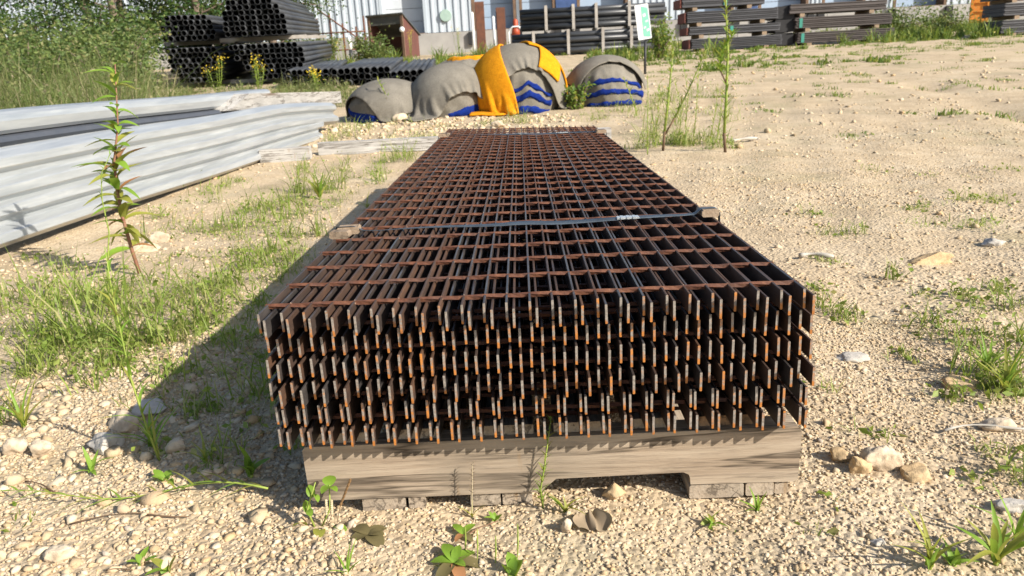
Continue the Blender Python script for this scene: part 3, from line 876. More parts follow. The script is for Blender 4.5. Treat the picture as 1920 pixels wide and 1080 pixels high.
beam('guardrail_beam', 'dark bar filling the gap under the topmost beam', flat2, .3, 5.0, -2.30, lambda y: .420 + .002 * (y - 2), cut=.02, m_=M['darkbar'])  # dark-coloured bar fills the gap between topmost beam and pile
# cross pieces that carry the pile and the topmost beam
for yy, z0, z1, lb in ((1.6, None, .0, 'timber bearer lying in the shade under the near beams'), (3.4, None, .0, 'timber bearer lying in the shade under the middle of the beams')):
    gx_ = rail_line(-2.2, yy); g0 = g1(gx_, yy)
    e = MB().box(-.35, .02, -.04, .04, 0, zb(yy) - g0 - .002, c=.004).build('bearer_timber', M['timber'], None, False, (gx_, yy, g0))
    tag(e, lb, 'timber')
for yy, lb in ((1.35, 'spacer block under the near end of the topmost beam'), (3.0, 'spacer block under the middle of the topmost beam'), (4.75, 'spacer block under the far end of the topmost beam')):
    e = MB().box(-.26, -.06, -.04, .04, 0, .013, c=.002).build('spacer_block', M['block'], None, False, (rail_line(-2.34, yy), yy, .4548))
    tag(e, lb, 'block')
# pale squared timber lying along the top of the pile
v0 = Vector((-2.062, 4.45, .452)); v1 = Vector((-1.868, 7.08, .385))
e = empty('squared_timber', v0, 0, 'pale grey squared timber with a slanted end on top of the beams', 'timber')
d = v1 - v0
vs = []
for s, sh_ in ((0, .0), (1, 0)):
    c = d * s
    for (a, z, k) in ((0, 0, 0), (0, .115, .38), (-.16, .115, .2), (-.16, 0, -.1)):
        q_ = c + Vector((a, 0, z)) + (d.normalized() * k if s == 0 else Vector())
        vs.append(tuple(q_))
MB().add(vs, [(0, 1, 2, 3), (7, 6, 5, 4), (0, 4, 5, 1), (1, 5, 6, 2), (2, 6, 7, 3), (3, 7, 4, 0)]).build('beam_body', M['timber_y'], e)

# dunnage timbers on the ground
def timber(p0, p1, w, h, label, m_):
    p0 = Vector(p0); p1 = Vector(p1); d = p1 - p0
    o = MB().prism([(0, 0), (w, 0), (w, h), (0, h)], 0, 1).build('dunnage_timber', m_)
    b = MB(); L = d.length
    b.box(0, L, 0, w, 0, h); 
    bpy.data.objects.remove(o)
    o = b.build('dunnage_timber', m_)
    o.location = p0
    o.rotation_euler = (0, -math.asin(d.z / L), math.atan2(d.y, d.x))
    return tag(o, label, 'timber')
timber((-1.90, 4.46, g1(-1.9, 4.5) - .01), (-1.545, 4.50, g1(-1.55, 4.5) - .01), .10, .10, 'short grey timber end lying by the far end of the beams', M['timber'])
timber((-1.525, 4.66, g1(-1.525, 4.7) - .005), (.685, 4.83, g1(.685, 4.85) - .005), .095, .095, 'long grey timber lying on the ground behind the grating', M['timber'])

# ------------------------------------------------------------------ pallet
PT = .1115     # stringer top
def stringer(y0, name='stringer'):
    x0, x1 = -.344, .392
    zb_, zt = .0205, PT
    n0, n1, nt_ = .0105, .231, .0415
    prof = [(x0, zb_ + .003), (x0 + .004, zb_), (n0, zb_), (n0 + .004, nt_ - .014), (n0 + .02, nt_), (n1 - .010, nt_ + .002), (n1 - .002, nt_ - .002), (n1, nt_ - .008), (n1 + .001, zb_ + .002), (x1 - .006, zb_), (x1, zb_ + .004), (x1 + .002, zt - .01), (x1 - .004, zt), (x0 + .003, zt), (x0 - .002, zt - .006)]
    return MB().prism(prof, 0, .038).build(name, M['wood'], None, False, (0, y0, 0))
def make_pallet(yo, zo, label):
    e = empty('pallet', (0, yo, zo), 0, label, 'pallet', 'pallets under the grating stack')
    for yy in (.0, .46, .95):
        s = stringer(yy); s.parent = e
    for (a, b_, t_) in ((-.266, -.200, .0), (-.195, -.169, .002), (-.101, -.055, .001), (-.052, -.007, .0), (.2305, .312, .0), (.315, .357, .001), (.3595, .379, .0)):
        MB().box(a, b_, 0, 1.0, -.002 + t_, .020, c=.002).build('bottom_board', M['wood_y'], e, False, (0, .001 + random.uniform(-.003, .004), 0))
    for (a, b_, mm) in ((-.335, -.25, 'wood_y'), (-.22, -.14, 'wood_y'), (-.09, 0.0, 'wood_y'), (.03, .11, 'wood_y'), (.135, .20, 'wood_y'), (.246, .335, 'wood_brown')):
        MB().box(a, b_, 0, 1.0, PT + .0006, PT + .0163, c=.001).build('deck_board', M[mm], e, False, (0, .008 + random.uniform(-.002, .006), 0))
    return e
make_pallet(0, 0, 'weathered wooden pallet carrying the near end of the grating stack')
make_pallet(1.85, 0.0, 'weathered wooden pallet under the far end of the grating stack')
e = MB().box(-.028, .028, -.05, .20, 0, .008).build('scrap_board', M['block'], None, False, (.243, .10, .1372), (R(3), R(4), R(-14)))
tag(e, 'pale scrap of board lying between the bottom gratings at the right', 'board')

# ------------------------------------------------------------------ steel gratings
TOP, LP, BD, BT = .335, .0345, .0275, .0033
GP, NB, RP, NR = .0306, 25, .1016, 30
GL = 2.99
HW = GP * (NB - 1) / 2
def bar_mesh(m_):
    c = .0005; w = BT / 2
    prof = [(-w + c, -BD), (w - c, -BD), (w, -BD + c), (w, -c), (w - c, 0), (-w + c, 0), (-w, -c), (-w, -BD + c)]
    return MB().prism(prof, 0, GL, 0, 1).mesh('bearing_bar', [m_, M['cut']])
def rod_mesh():
    L = 2 * HW + BT + .004; n = 60; s = .0031 * math.sqrt(2) * .86
    b = MB()
    for i in range(n + 1):
        x = -L / 2 + L * i / n; a0 = x / .075 * math.pi / 2
        for k in range(4):
            a = a0 + math.pi / 4 + k * math.pi / 2
            b.v.append((x, s * math.cos(a), s * math.sin(a)))
    for i in range(n):
        for k in range(4):
            b.f.append((i * 4 + k, i * 4 + (k + 1) % 4, i * 4 + 4 + (k + 1) % 4, i * 4 + 4 + k)); b.mi.append(0)
    b.f.append((3, 2, 1, 0)); b.mi.append(0); b.f.append(tuple(n * 4 + k for k in range(4))); b.mi.append(0)
    q_ = random.Random(4)
    for i in range(NB):
        x = -HW + GP * i
        for sy in (-1, 1):
            r = .0017 * q_.uniform(.6, 1.25); c = (x + q_.uniform(-.0008, .0008), sy * .0036, .0010)
            vs = [(c[0] + r, c[1], c[2]), (c[0] - r, c[1], c[2]), (c[0], c[1] + r * 1.3, c[2] - .0006), (c[0], c[1] - r * 1.3, c[2] - .0006), (c[0], c[1], c[2] + r), (c[0], c[1], c[2] - r)]
            b.add(vs, [(0, 2, 4), (2, 1, 4), (1, 3, 4), (3, 0, 4), (2, 0, 5), (1, 2, 5), (3, 1, 5), (0, 3, 5)], 1)
    return b.mesh('cross_rod', [M['rod'], M['weld']])
def tz(x, y):
    return .024 * (y / 3.0) * (.5 - x / .735)
BM, BM2, RM = bar_mesh(M['bar']), bar_mesh(M['bar_b']), rod_mesh()
ordn = ['topmost', 'second', 'third', 'fourth', 'fifth', 'sixth', 'seventh', 'eighth', 'ninth', 'tenth', 'eleventh', 'lowest']
lay = [(.003, -.040, .0095, -.049), (.004, -.026, .0145, -.030), (.003, -.036, .0145, -.038), (.002, -.037, .0165, -.049), (.006, -.040, .0085, -.036), (.007, -.041, .0095, -.038)]
for k in range(12):
    xa, ya, bo, yb = lay[k // 2]
    flip = k % 2 == 1
    zt = TOP - LP * (k // 2) - (.0066 if flip else 0)
    if k == 0: lb = 'topmost rusty steel bar grating, its crossrods facing up'
    elif k == 11: lb = 'lowest rusty steel bar grating, resting on the pallet'
    else: lb = ordn[k] + ' rusty steel bar grating from the top of the stack'
    rz = random.uniform(-.0012, .0012) if k else 0.0
    e = empty('bar_grating', (xa + (bo if flip else 0), yb if flip else ya, zt), rz, lb, 'grating', 'steel gratings in the stack')
    for i in range(NB):
        link('bearing_bar', BM if random.random() < .55 else BM2, e, (-HW + GP * i + random.uniform(-.0006, .0006), random.uniform(-.0015, .0015), 0), (tz(-HW + GP * i, 3.0) / 3.0, random.uniform(-.02, .02), random.uniform(-.0004, .0004)))
    y = .040 if not flip else .075
    while y < GL - .01:
        zz = -.0026 if not flip else -BD + .0026
        if not flip or k > 3 or True:
            link('cross_rod', RM, e, (0, y, zz + tz(0, y)), (math.pi if flip else random.uniform(-.25, .25), .024 * (y / 3.0) / .735, random.uniform(-.0015, .0015)))
        y += RP

# ------------------------------------------------------------------ straps and edge blocks
def strap(y, label, seal_x, wob, wd=.0095):
    e = empty('steel_strap', (0, y, 0), 0, label, 'strap', 'steel straps round the grating stack')
    xl, xr = -.379, .388
    path = [(xl + .004, .14), (xl, TOP - .02), (xl + .002, TOP + .006), (xl + .01, TOP + .0155), (-.335, TOP + .0155), (-.318, TOP + .006)]
    for i in range(1, 24):
        s = i / 24
        path.append((-.318 + .66 * s, TOP + .0035 + .0022 * math.sin(s * 9) + .003 * math.exp(-((s - .48) / .07) ** 2)))
    path += [(.338, TOP + .006), (.350, TOP + .0165), (xr - .008, TOP + .0165), (xr, TOP + .007), (xr + .001, TOP - .02), (xr - .004, .14)]
    def f(a, b):
        t = a * (len(path) - 1); i = min(int(t), len(path) - 2); q_ = t - i
        x = path[i][0] * (1 - q_) + path[i + 1][0] * q_; z = path[i][1] * (1 - q_) + path[i + 1][1] * q_
        w = .012 * (1 + .35 * math.exp(-((x + .0) / .04) ** 2))
        yy = wob * (x / .36) + .004 * math.exp(-((x - .0) / .05) ** 2) - .003 * math.sin(x * 9)
        return (x, yy + (b - .5) * w * 1.25, (z if z < .2 else z + tz(x, y)) + .004 * (b - .5) * math.sin(6 * x + 1))
    b = MB().grid(f, 160, 2)
    o = b.build('band', M['strap'], e, True)
    md = o.modifiers.new('thickness', 'SOLIDIFY'); md.thickness = .0009
    b = MB()
    b.box(-.022, .022, -.009, .009, -.0012, .0022, c=.0008)
    for k in (-.012, 0, .012): b.box(k - .003, k + .003, -.0105, .0105, -.0012, .0028)
    b.build('seal', M['seal'], e, False, (seal_x, wob * seal_x / .36 - .003 * math.sin(seal_x * 9), TOP + .0052 + tz(seal_x, y)))
    return e
strap(.462, 'near blue grey steel strap with a bright seal across the stack', .205, .012)
strap(2.47, 'far blue grey steel strap across the end of the stack', .19, .006)
def eblock(x, y, w, d, label, rz):
    o = MB().box(-w / 2, w / 2, -d / 2, d / 2, 0, .0142, c=.003).build('edge_block', M['block'], None, False, (x, y, TOP + .0006 + tz(x, y)), (0, 0, rz))
    tag(o, label, 'block', 'wooden edge blocks under the straps')
eblock(-.348, .457, .044, .030, 'wooden edge block under the left end of the near strap', .05)
eblock(-.356, .416, .038, .022, 'second wooden edge block just in front of the near strap at left', -.08)
eblock(.366, .480, .034, .045, 'wooden edge block under the right end of the near strap', .03)
eblock(-.350, 2.47, .05, .06, 'wooden edge block under the left end of the far strap', .02)
eblock(.362, 2.475, .045, .07, 'wooden edge block under the right end of the far strap', .0)
# ------------------------------------------------------------------ loose gravel (one mass)
def ico():
    t = (1 + 5 ** .5) / 2
    v = np.array([(-1, t, 0), (1, t, 0), (-1, -t, 0), (1, -t, 0), (0, -1, t), (0, 1, t), (0, -1, -t), (0, 1, -t), (t, 0, -1), (t, 0, 1), (-t, 0, -1), (-t, 0, 1)], float)
    v /= np.linalg.norm(v[0])
    f = np.array([(0, 11, 5), (0, 5, 1), (0, 1, 7), (0, 7, 10), (0, 10, 11), (1, 5, 9), (5, 11, 4), (11, 10, 2), (10, 7, 6), (7, 1, 8), (3, 9, 4), (3, 4, 2), (3, 2, 6), (3, 6, 8), (3, 8, 9), (4, 9, 5), (2, 4, 11), (6, 2, 10), (8, 6, 7), (9, 8, 1)])
    return v, f
def pebbles(xy, size, name):
    v, f = ico()
    n = len(xy)
    P_ = np.repeat(v[None], n, 0) * (1 + rng.normal(0, .27, (n, 12, 1)))
    P_ *= np.stack([rng.uniform(.75, 1.35, n), rng.uniform(.75, 1.25, n), rng.uniform(.5, .85, n)], -1)[:, None, :]
    a = rng.uniform(0, 6.28, n); c, s = np.cos(a), np.sin(a)
    b_ = rng.normal(0, .35, n); cb, sb = np.cos(b_), np.sin(b_)
    x, y, z = P_[..., 0], P_[..., 1], P_[..., 2]
    y, z = y * cb[:, None] - z * sb[:, None], y * sb[:, None] + z * cb[:, None]
    x, y = x * c[:, None] - y * s[:, None], x * s[:, None] + y * c[:, None]
    sz = size[:, None]
    V = np.stack([x * sz + xy[:, :1], y * sz + xy[:, 1:], z * sz + (gz(xy[:, 0], xy[:, 1]) + size * rng.uniform(-.12, .35, n))[:, None]], -1).reshape(-1, 3)
    F = (f[None] + (np.arange(n) * 12)[:, None, None]).reshape(-1)
    return V, F, np.full(n * 20, 3)
def under_pallet(p):
    return (np.abs(p[:, 0] - .02) < .37) & (p[:, 1] > -.022) & (p[:, 1] < 2.9)
allp, alls = [], []
def scatter(n, x0, x1, y0, y1, s0, s1, power=2.2, clump=None):
    p = np.stack([rng.uniform(x0, x1, n), rng.uniform(y0, y1, n)], -1)
    if clump:
        d_ = np.sin(p[:, 0] * clump + 1.0) * np.sin(p[:, 1] * clump * 1.3 + 2) + .6 * np.sin(p[:, 0] * clump * 2.7 + p[:, 1] * clump * 2.1)
        p = p[d_ + rng.normal(0, .5, n) > -.15]
    s = s0 + (s1 - s0) * rng.power(power, len(p))[::1] ** 1
    s = s0 + (s1 - s0) * (1 - rng.power(power, len(p)))
    k = ~(under_pallet(p) & (s > .005))
    allp.append(p[k]); alls.append(s[k])
scatter(40000, -1.0, 1.1, -.30, .75, .0016, .0044, 2.4)
scatter(7000, -1.25, 1.4, -.30, 1.3, .0026, .0068, 3.4, 4.0)
scatter(4200, -1.2, -.25, -.25, .9, .0036, .0095, 3.0)
scatter(200, -1.3, -.4, -.2, .8, .011, .018, 3.0)
scatter(140, .4, 1.4, -.2, 1.4, .006, .012, 3.4, 5.0)
scatter(12000, -2.2, 2.4, .75, 3.0, .0035, .010, 3.6, 3.0)
scatter(3600, -3, 4, 1.4, 6.5, .006, .020, 4.2, 1.6)
scatter(13000, .4, 4.5, .7, 4.5, .0026, .0065, 2.6, 2.2)
scatter(700, -2.0, .5, 5.2, 6.9, .012, .035, 3.0)
scatter(900, 1.0, 9, 4, 12, .012, .045, 4.0, 1.1)
pp = np.concatenate(allp); ss = np.concatenate(alls)
V, F, Cn = pebbles(pp, ss, 'gravel')
tag(link('gravel', mesh_np('gravel', V, F, Cn, M['pebble'])), 'loose pale limestone gravel scattered over the yard', 'gravel', kind='stuff')

# ------------------------------------------------------------------ single rocks
def rock(xy, sz, m_, label, seed, flat=.6, rz=0.0, cuts=5, sink=.25, pit=.0):
    import bmesh
    bm = bmesh.new()
    bmesh.ops.create_icosphere(bm, subdivisions=4, radius=1.0)
    rr = random.Random(seed)
    planes = [(Vector((rr.gauss(0, 1), rr.gauss(0, 1), rr.gauss(0, .8))).normalized(), rr.uniform(.42, .8)) for _ in range(cuts)]
    for v in bm.verts:
        p = v.co.copy()
        for n_, d_ in planes:
            k = p.dot(n_) - d_
            if k > 0: p -= n_ * k * .88
        q_ = p + Vector((seed * 3.1, seed, 0))
        p *= 1 + .20 * noise.fractal(q_ * 1.5, 1, 2, 4) + .085 * noise.fractal(q_ * 5, 1, 2, 4)
        if pit: p *= 1 - pit * max(0, noise.noise(q_ * 4.2)) ** 1.2
        v.co = Vector((p.x * sz[0], p.y * sz[1], p.z * sz[2]))
    me = bpy.data.meshes.new('rock'); bm.to_mesh(me); bm.free()
    me.materials.append(m_)
    o = link('rock', me, None, (xy[0], xy[1], g1(xy[0], xy[1]) + sz[2] * (1 - 2 * sink) * .75), (0, 0, rz))
    me.polygons.foreach_set('use_smooth', [True] * len(me.polygons))
    return tag(o, label, 'rock', 'rocks lying on the gravel')
rock((0.546, 0.069), (.034, .028, .026), M['rock_cream'], 'pitted cream rock, largest of the group right of the pallet', 3, pit=.35)
rock((0.511, 0.059), (.018, .014, .024), M['rock_tan'], 'flat-faced tan rock leaning on the pitted cream rock', 8, cuts=7, rz=.4)
rock((0.496, 0.097), (.026, .018, .014), M['rock_tan'], 'low brown rock left of the pitted cream rock', 12)
rock((0.588, 0.037), (.031, .020, .013), M['rock_tan'], 'flat tan rock right of the pitted cream rock', 5, rz=.3)
rock((1.223, 1.224), (.075, .035, .026), M['rock_tan'], 'long low tan rock out on the bare sand at right', 9)
rock((1.534, 1.421), (.036, .024, .018), M['rock_grey'], 'grey rock near the right edge beyond the long tan rock', 14)
rock((0.798, 0.179), (.030, .020, .015), M['rock_cream'], 'angular cream rock beside the white stick at right', 21)
rock((0.833, 0.356), (.032, .028, .020), M['rock_tan'], 'tan rock half buried by the grass clump at right', 22)
rock((0.696, 0.519), (.040, .024, .010), M['rock_grey'], 'thin grey slate-like rock right of the stack', 17)
rock((0.683, -0.056), (.030, .014, .012), M['rock_grey'], 'pale grey rock above the lower right plants', 31)
rock((-0.685, -0.088), (.026, .017, .013), M['rock_cream'], 'wedge-shaped cream rock in the lower left corner', 33, cuts=8)
rock((-0.908, 0.231), (.026, .018, .020), M['rock_cream'], 'rounded cream rock at left below the grass', 35)
rock((-0.966, 0.246), (.024, .018, .020), M['rock_cream'], 'cream rock by the left edge below the grass', 36)
rock((-0.792, 0.241), (.036, .026, .022), M['rock_grey'], 'grey rock at the tip of the stack shadow', 37)
rock((-0.804, 0.328), (.036, .03, .024), M['rock_cream'], 'pale rock just left of the stack shadow', 38)
rock((-0.647, 0.219), (.020, .018, .018), M['rock_cream'], 'rounded pale rock inside the stack shadow', 39)
rock((-0.787, 0.398), (.034, .028, .022), M['rock_grey'], 'dark grey rock inside the stack shadow', 40)
rock((0.040, -0.073), (.010, .009, .015), M['rock_cream'], 'small upright white stone beside the dry leaf', 41)
rock((0.117, 0.014), (.020, .018, .018), M['rock_tan'], 'tan rock in the shade under the pallet notch', 42)
rock((-1.540, 2.096), (.055, .04, .03), M['rock_cream'], 'cream rock among the weeds between beams and grating', 44)
rock((-1.539, 1.928), (.07, .035, .022), M['rock_cream'], 'flat cream rock next to the red-stemmed weed', 45)
rock((-0.207, 6.028), (.07, .05, .045), M['rock_cream'], 'pale rock on the strip before the tallest bundle', 46)
rock((-1.242, 6.947), (.09, .06, .06), M['rock_cream'], 'pale rock at the foot of the second grey bundle', 47)
rock((0.456, -0.128), (.012, .009, .006), M['rock_grey'], 'small grey stone in the lower right shadow', 48)

# ------------------------------------------------------------------ sticks and litter
def stick(p0, p1, r, label, m_='stick', bend=.01, name='stick'):
    a, b_ = Vector((p0[0], p0[1], g1(p0[0], p0[1]) + r + .004)), Vector((p1[0], p1[1], g1(p1[0], p1[1]) + r + .005))
    pts = [a.lerp(b_, t) + Vector((bend * math.sin(3 * t) * .4, bend * math.sin(5 * t), .3 * bend * math.sin(math.pi * t))) for t in [i / 8 for i in range(9)]]
    o = MB().tube(pts, [r * (.8 + .3 * math.sin(2 + i)) for i in range(9)], 7).build(name, M[m_], None, True)
    return tag(o, label, 'stick')
stick((0.699, 0.164), (0.833, 0.164), .0026, 'long bleached stick lying right of the tan rocks')
stick((1.448, 4.268), (1.644, 4.361), .012, 'short white stick lying right of the tall weeds')
stick((-0.716, -0.008), (-0.535, 0.012), .0012, 'thin dark twig lying on the gravel at lower left', 'stembrown', .012)
stick((-0.871, 0.127), (-0.793, 0.092), .0016, 'short brown twig at the far left of the gravel', 'stembrown', .004)
stick((0.871, 1.331), (0.970, 1.326), .008, 'grey stick in the weeds right of the grating', 'stick', .01)
stick((-0.600, -0.120), (-0.561, -0.121), .0010, 'short dark blue twig near the bottom left', 'stembrown', .002)

# ------------------------------------------------------------------ blades and leaf masses
def blades(base, h, w, lean, curl=.6):
    """base (n,3) ; returns V,F,C: 7-vertex curved blades"""
    n = len(base)
    a = rng.uniform(0, 6.283, n); dx, dy = np.cos(a), np.sin(a)
    b_ = a + 1.57 + rng.normal(0, .5, n); wx, wy = np.cos(b_) * w, np.sin(b_) * w
    t = np.array([0, .4, .75, 1.0]); wt = np.array([.8, 1, .65, 0])
    L = lean * rng.uniform(.2, 1.4, n)
    out = []
    for k in range(4):
        off = h * L * t[k] ** (1 + curl); z = h * t[k] * (1 - .35 * L * t[k])
        c = np.stack([base[:, 0] + dx * off, base[:, 1] + dy * off, base[:, 2] + z], -1)
        if k < 3:
            s = np.stack([wx, wy, np.zeros(n)], -1) * wt[k] * .5
            out += [c - s, c + s]
        else: out.append(c)
    V = np.stack(out, 1).reshape(-1, 3)
    o = (np.arange(n) * 7)[:, None]
    F = np.concatenate([o + np.array([0, 1, 3, 2]), o + np.array([2, 3, 5, 4]), o + np.array([4, 5, 6])], 1).reshape(-1)
    C = np.tile([4, 4, 3], n)
    return V, F, C
def leaves(c, size, flatness=.6):
    """small folded leaves (two triangles sharing a midrib)"""
    n = len(c)
    d = rng.normal(0, 1, (n, 3)); d[:, 2] *= flatness; d /= np.linalg.norm(d, axis=1)[:, None]
    e = np.cross(d, rng.normal(0, 1, (n, 3))); e /= np.linalg.norm(e, axis=1)[:, None]
    nrm = np.cross(d, e); s = size[:, None]
    V = np.stack([c - d * s * .5, c + e * s * .28 + nrm * s * .1, c + d * s * .5, c - e * s * .28 + nrm * s * .1], 1).reshape(-1, 3)
    o = (np.arange(n) * 4)[:, None]
    F = np.concatenate([o + np.array([0, 1, 2]), o + np.array([0, 2, 3])], 1).reshape(-1)
    return V, F, np.full(2 * n, 3)
def merge(parts):
    Vs, Fs, Cs, o = [], [], [], 0
    for V, F, C in parts:
        Vs.append(V); Fs.append(F + o); Cs.append(C); o += len(V)
    return np.concatenate(Vs), np.concatenate(Fs), np.concatenate(Cs)
def clump_pts(spec, avoid=True):
    """spec: (x, y, rx, ry, n, h)"""
    P_, H_ = [], []
    for (x, y, rx_, ry_, n, h) in spec:
        k = max(1, n // 20)
        cx = x + rng.normal(0, .45, k) * rx_; cy = y + rng.normal(0, .45, k) * ry_
        i = rng.integers(0, k, n)
        s = .14 * min(rx_, .35) + .006
        px_ = cx[i] + rng.normal(0, s, n); py_ = cy[i] + rng.normal(0, s, n)
        hh = h * rng.uniform(.35, 1.1, n) * (.35 + 1.1 * rng.random(k) ** 1.4)[i]
        P_.append(np.stack([px_, py_], -1)); H_.append(hh)
    P_ = np.concatenate(P_); H_ = np.concatenate(H_)
    if avoid:
        k = ~((np.abs(P_[:, 0]) < .42) & (P_[:, 1] > -.06) & (P_[:, 1] < 3.05))
        k &= ~((P_[:, 0] < rail_line(-1.98, P_[:, 1])) & (P_[:, 0] > rail_line(-2.55, P_[:, 1])) & (P_[:, 1] > .2) & (P_[:, 1] < 6.4))
        P_, H_ = P_[k], H_[k]
    return P_, H_
def grass_obj(name, label, spec, m_, w, lean, leafy=0, kind='stuff', leafsize=.012):
    P_, H_ = clump_pts(spec)
    base = np.concatenate([P_, gz(P_[:, 0], P_[:, 1])[:, None] - .003], 1)
    parts = [blades(base, H_, w * rng.uniform(.6, 1.3, len(P_)) * (.6 + .4 * np.clip(H_ / .1, 0, 1.5)), lean)]
    if leafy:
        i = rng.integers(0, len(P_), leafy)
        c = base[i] + np.stack([rng.normal(0, .02, leafy), rng.normal(0, .02, leafy), H_[i] * rng.uniform(.1, .9, leafy)], -1)
        parts.append(leaves(c, leafsize * rng.uniform(.5, 1.5, leafy)))
    V, F, C = merge(parts)
    return tag(link(name, mesh_np(name, V, F, C, m_)), label, 'grass', kind=kind)
def S(p, rx_, ry_, n, h): return (p[0], p[1], rx_, ry_, n, h)
near = [
    S((-1.599, 1.297), .30, .22, 500, .10), S((-1.333, 1.255), .28, .20, 650, .10), S((-1.095, 1.218), .25, .2, 600, .11), S((-0.981, 1.315), .2, .25, 420, .10), S((-1.331, 0.873), .22, .14, 520, .09), S((-1.160, 0.851), .2, .14, 620, .10), S((-0.978, 0.827), .2, .14, 600, .10),
    S((-0.879, 0.896), .16, .12, 330, .08), S((-0.986, 1.581), .18, .2, 300, .09), S((-0.942, 2.037), .14, .2, 260, .10), S((-1.197, 1.776), .25, .2, 330, .08), S((-1.101, 0.629), .18, .10, 320, .07), S((-0.899, 0.606), .14, .08, 260, .08), S((-1.262, 0.680), .12, .08, 200, .08), S((-1.049, 0.399), .06, .04, 60, .12),
    S((-0.702, 0.584), .14, .16, 260, .06), S((-0.713, 0.793), .1, .2, 200, .08), S((-0.705, 0.415), .12, .1, 120, .05), S((-0.795, 1.171), .08, .2, 160, .08), S((-0.639, 0.189), .1, .05, 45, .05), S((-0.525, 0.143), .1, .05, 40, .05),
    S((-1.171, 3.173), .14, .16, 330, .20), S((-1.176, 2.867), .2, .25, 200, .10), S((-1.320, 2.630), .3, .3, 240, .08), S((-1.140, 3.702), .2, .3, 160, .10), S((-0.894, 4.279), .22, .30, 420, .17), S((-0.927, 3.638), .15, .2, 200, .12), S((-0.827, 4.920), .2, .3, 240, .15),
    S((-1.951, 3.301), .25, .18, 420, .10), S((-1.854, 3.623), .2, .2, 300, .10), S((-1.942, 2.651), .2, .12, 220, .09), S((-1.929, 2.915), .2, .12, 200, .09), S((-1.900, 1.912), .25, .12, 160, .09), S((-1.656, 1.782), .2, .12, 140, .08),
    S((-1.584, 5.684), .5, .4, 300, .16), S((-1.430, 6.392), .6, .4, 300, .14), S((-1.498, 4.016), .2, .2, 100, .1), S((-0.601, 6.374), .5, .3, 160, .12), S((0.119, 6.359), .6, .4, 320, .14), S((0.749, 6.532), .6, .4, 300, .13), S((0.495, 7.496), .2, .2, 160, .35),
    S((1.055, 4.364), .22, .2, 420, .13), S((1.216, 4.248), .2, .15, 420, .14), S((0.838, 4.177), .15, .15, 160, .15), S((1.312, 4.053), .12, .12, 160, .1), S((1.410, 6.447), .5, .6, 380, .18), S((2.001, 7.956), .6, .6, 260, .2), S((1.448, 7.591), .3, .4, 200, .2),
    S((1.236, 1.996), .12, .10, 90, .05), S((1.111, 1.679), .14, .08, 110, .05), S((0.921, 1.328), .12, .05, 90, .05), S((1.625, 2.007), .12, .1, 90, .05), S((1.619, 1.699), .22, .12, 200, .06), S((1.754, 2.090), .3, .12, 140, .05), S((1.923, 2.044), .2, .1, 120, .06), S((2.217, 2.796), .3, .12, 180, .05), S((1.804, 3.005), .3, .1, 60, .05),
    S((1.049, 1.099), .05, .05, 40, .06), S((1.064, 0.977), .10, .06, 60, .05), S((1.120, 0.871), .08, .05, 90, .05), S((1.300, 0.963), .08, .06, 90, .06), S((1.206, 0.790), .10, .06, 140, .07), S((0.767, 0.813), .08, .05, 110, .05), S((0.825, 0.762), .08, .05, 70, .05), S((0.809, 0.993), .06, .05, 70, .05), S((0.942, 0.686), .12, .06, 110, .06), S((0.969, 0.558), .12, .08, 150, .07), S((1.064, 0.563), .12, .07, 170, .08), S((0.915, 0.373), .10, .06, 220, .10), S((0.924, 0.321), .07, .05, 160, .10), S((0.851, 0.317), .07, .05, 90, .07), S((0.815, 0.529), .08, .05, 50, .05),
    S((0.601, 0.343), .04, .03, 20, .03), S((0.588, 0.198), .03, .02, 16, .04), S((0.614, 0.138), .04, .03, 26, .04), S((0.718, 0.075), .07, .05, 50, .05), S((0.768, 0.088), .05, .04, 50, .05), S((0.667, 0.015), .05, .03, 30, .04), S((0.361, -0.101), .05, .03, 20, .02), S((0.422, -0.026), .03, .02, 16, .03), S((-0.819, 0.035), .08, .03, 30, .02), S((-0.201, -0.002), .05, .012, 24, .018), S((-0.167, -0.014), .04, .012, 24, .018), S((0.257, -0.075), .02, .01, 12, .03)]
near += [S((-1.191, 2.245), .35, .35, 300, .10), S((-1.303, 2.165), .3, .3, 260, .10), S((-1.206, 2.602), .3, .3, 260, .12), S((-1.507, 2.316), .3, .3, 240, .10), S((-0.997, 2.820), .16, .3, 240, .12), S((-0.892, 1.717), .14, .2, 260, .12), S((-1.047, 1.008), .5, .3, 120, .22), S((-1.349, 1.051), .5, .3, 140, .20), S((-0.853, 0.980), .2, .2, 80, .22), S((-0.915, 1.430), .15, .2, 60, .2), S((-0.601, 0.405), .12, .12, 110, .09), S((-0.602, 0.266), .12, .10, 90, .07), S((-0.504, 0.216), .06, .06, 50, .07), S((1.421, 5.541), .5, .4, 200, .28), S((1.050, 4.974), .2, .2, 120, .3)]
near = [(a, b_, c, d_, max(8, int(n * .56)), h) for a, b_, c, d_, n, h in near]
grass_obj('grass', 'low green grass and weeds growing in patches through the gravel', near, M['grass'], .0034, .8, 5200, 'stuff', .016)
midg = []
for _ in range(150):
    x = rng.uniform(1.5, 13); y = rng.uniform(4, 17)
    midg.append((x, y, rng.uniform(.2, .9), rng.uniform(.1, .35), int(rng.uniform(40, 150)), rng.uniform(.03, .07)))
for _ in range(60):
    midg.append((rng.uniform(2.5, 14), rng.uniform(15, 20.5), rng.uniform(.5, 1.2), rng.uniform(.2, .6), int(rng.uniform(60, 160)), rng.uniform(.05, .10)))
grass_obj('patchy_grass', 'thin grass in faint streaks across the bare sand at right', midg, M['weed'], .012, .9)
farw = []
for _ in range(90):
    farw.append((rng.uniform(9.6, 19), rng.uniform(20.0, 30), rng.uniform(.5, 1.4), rng.uniform(.4, 1), 150, rng.uniform(.15, .42)))
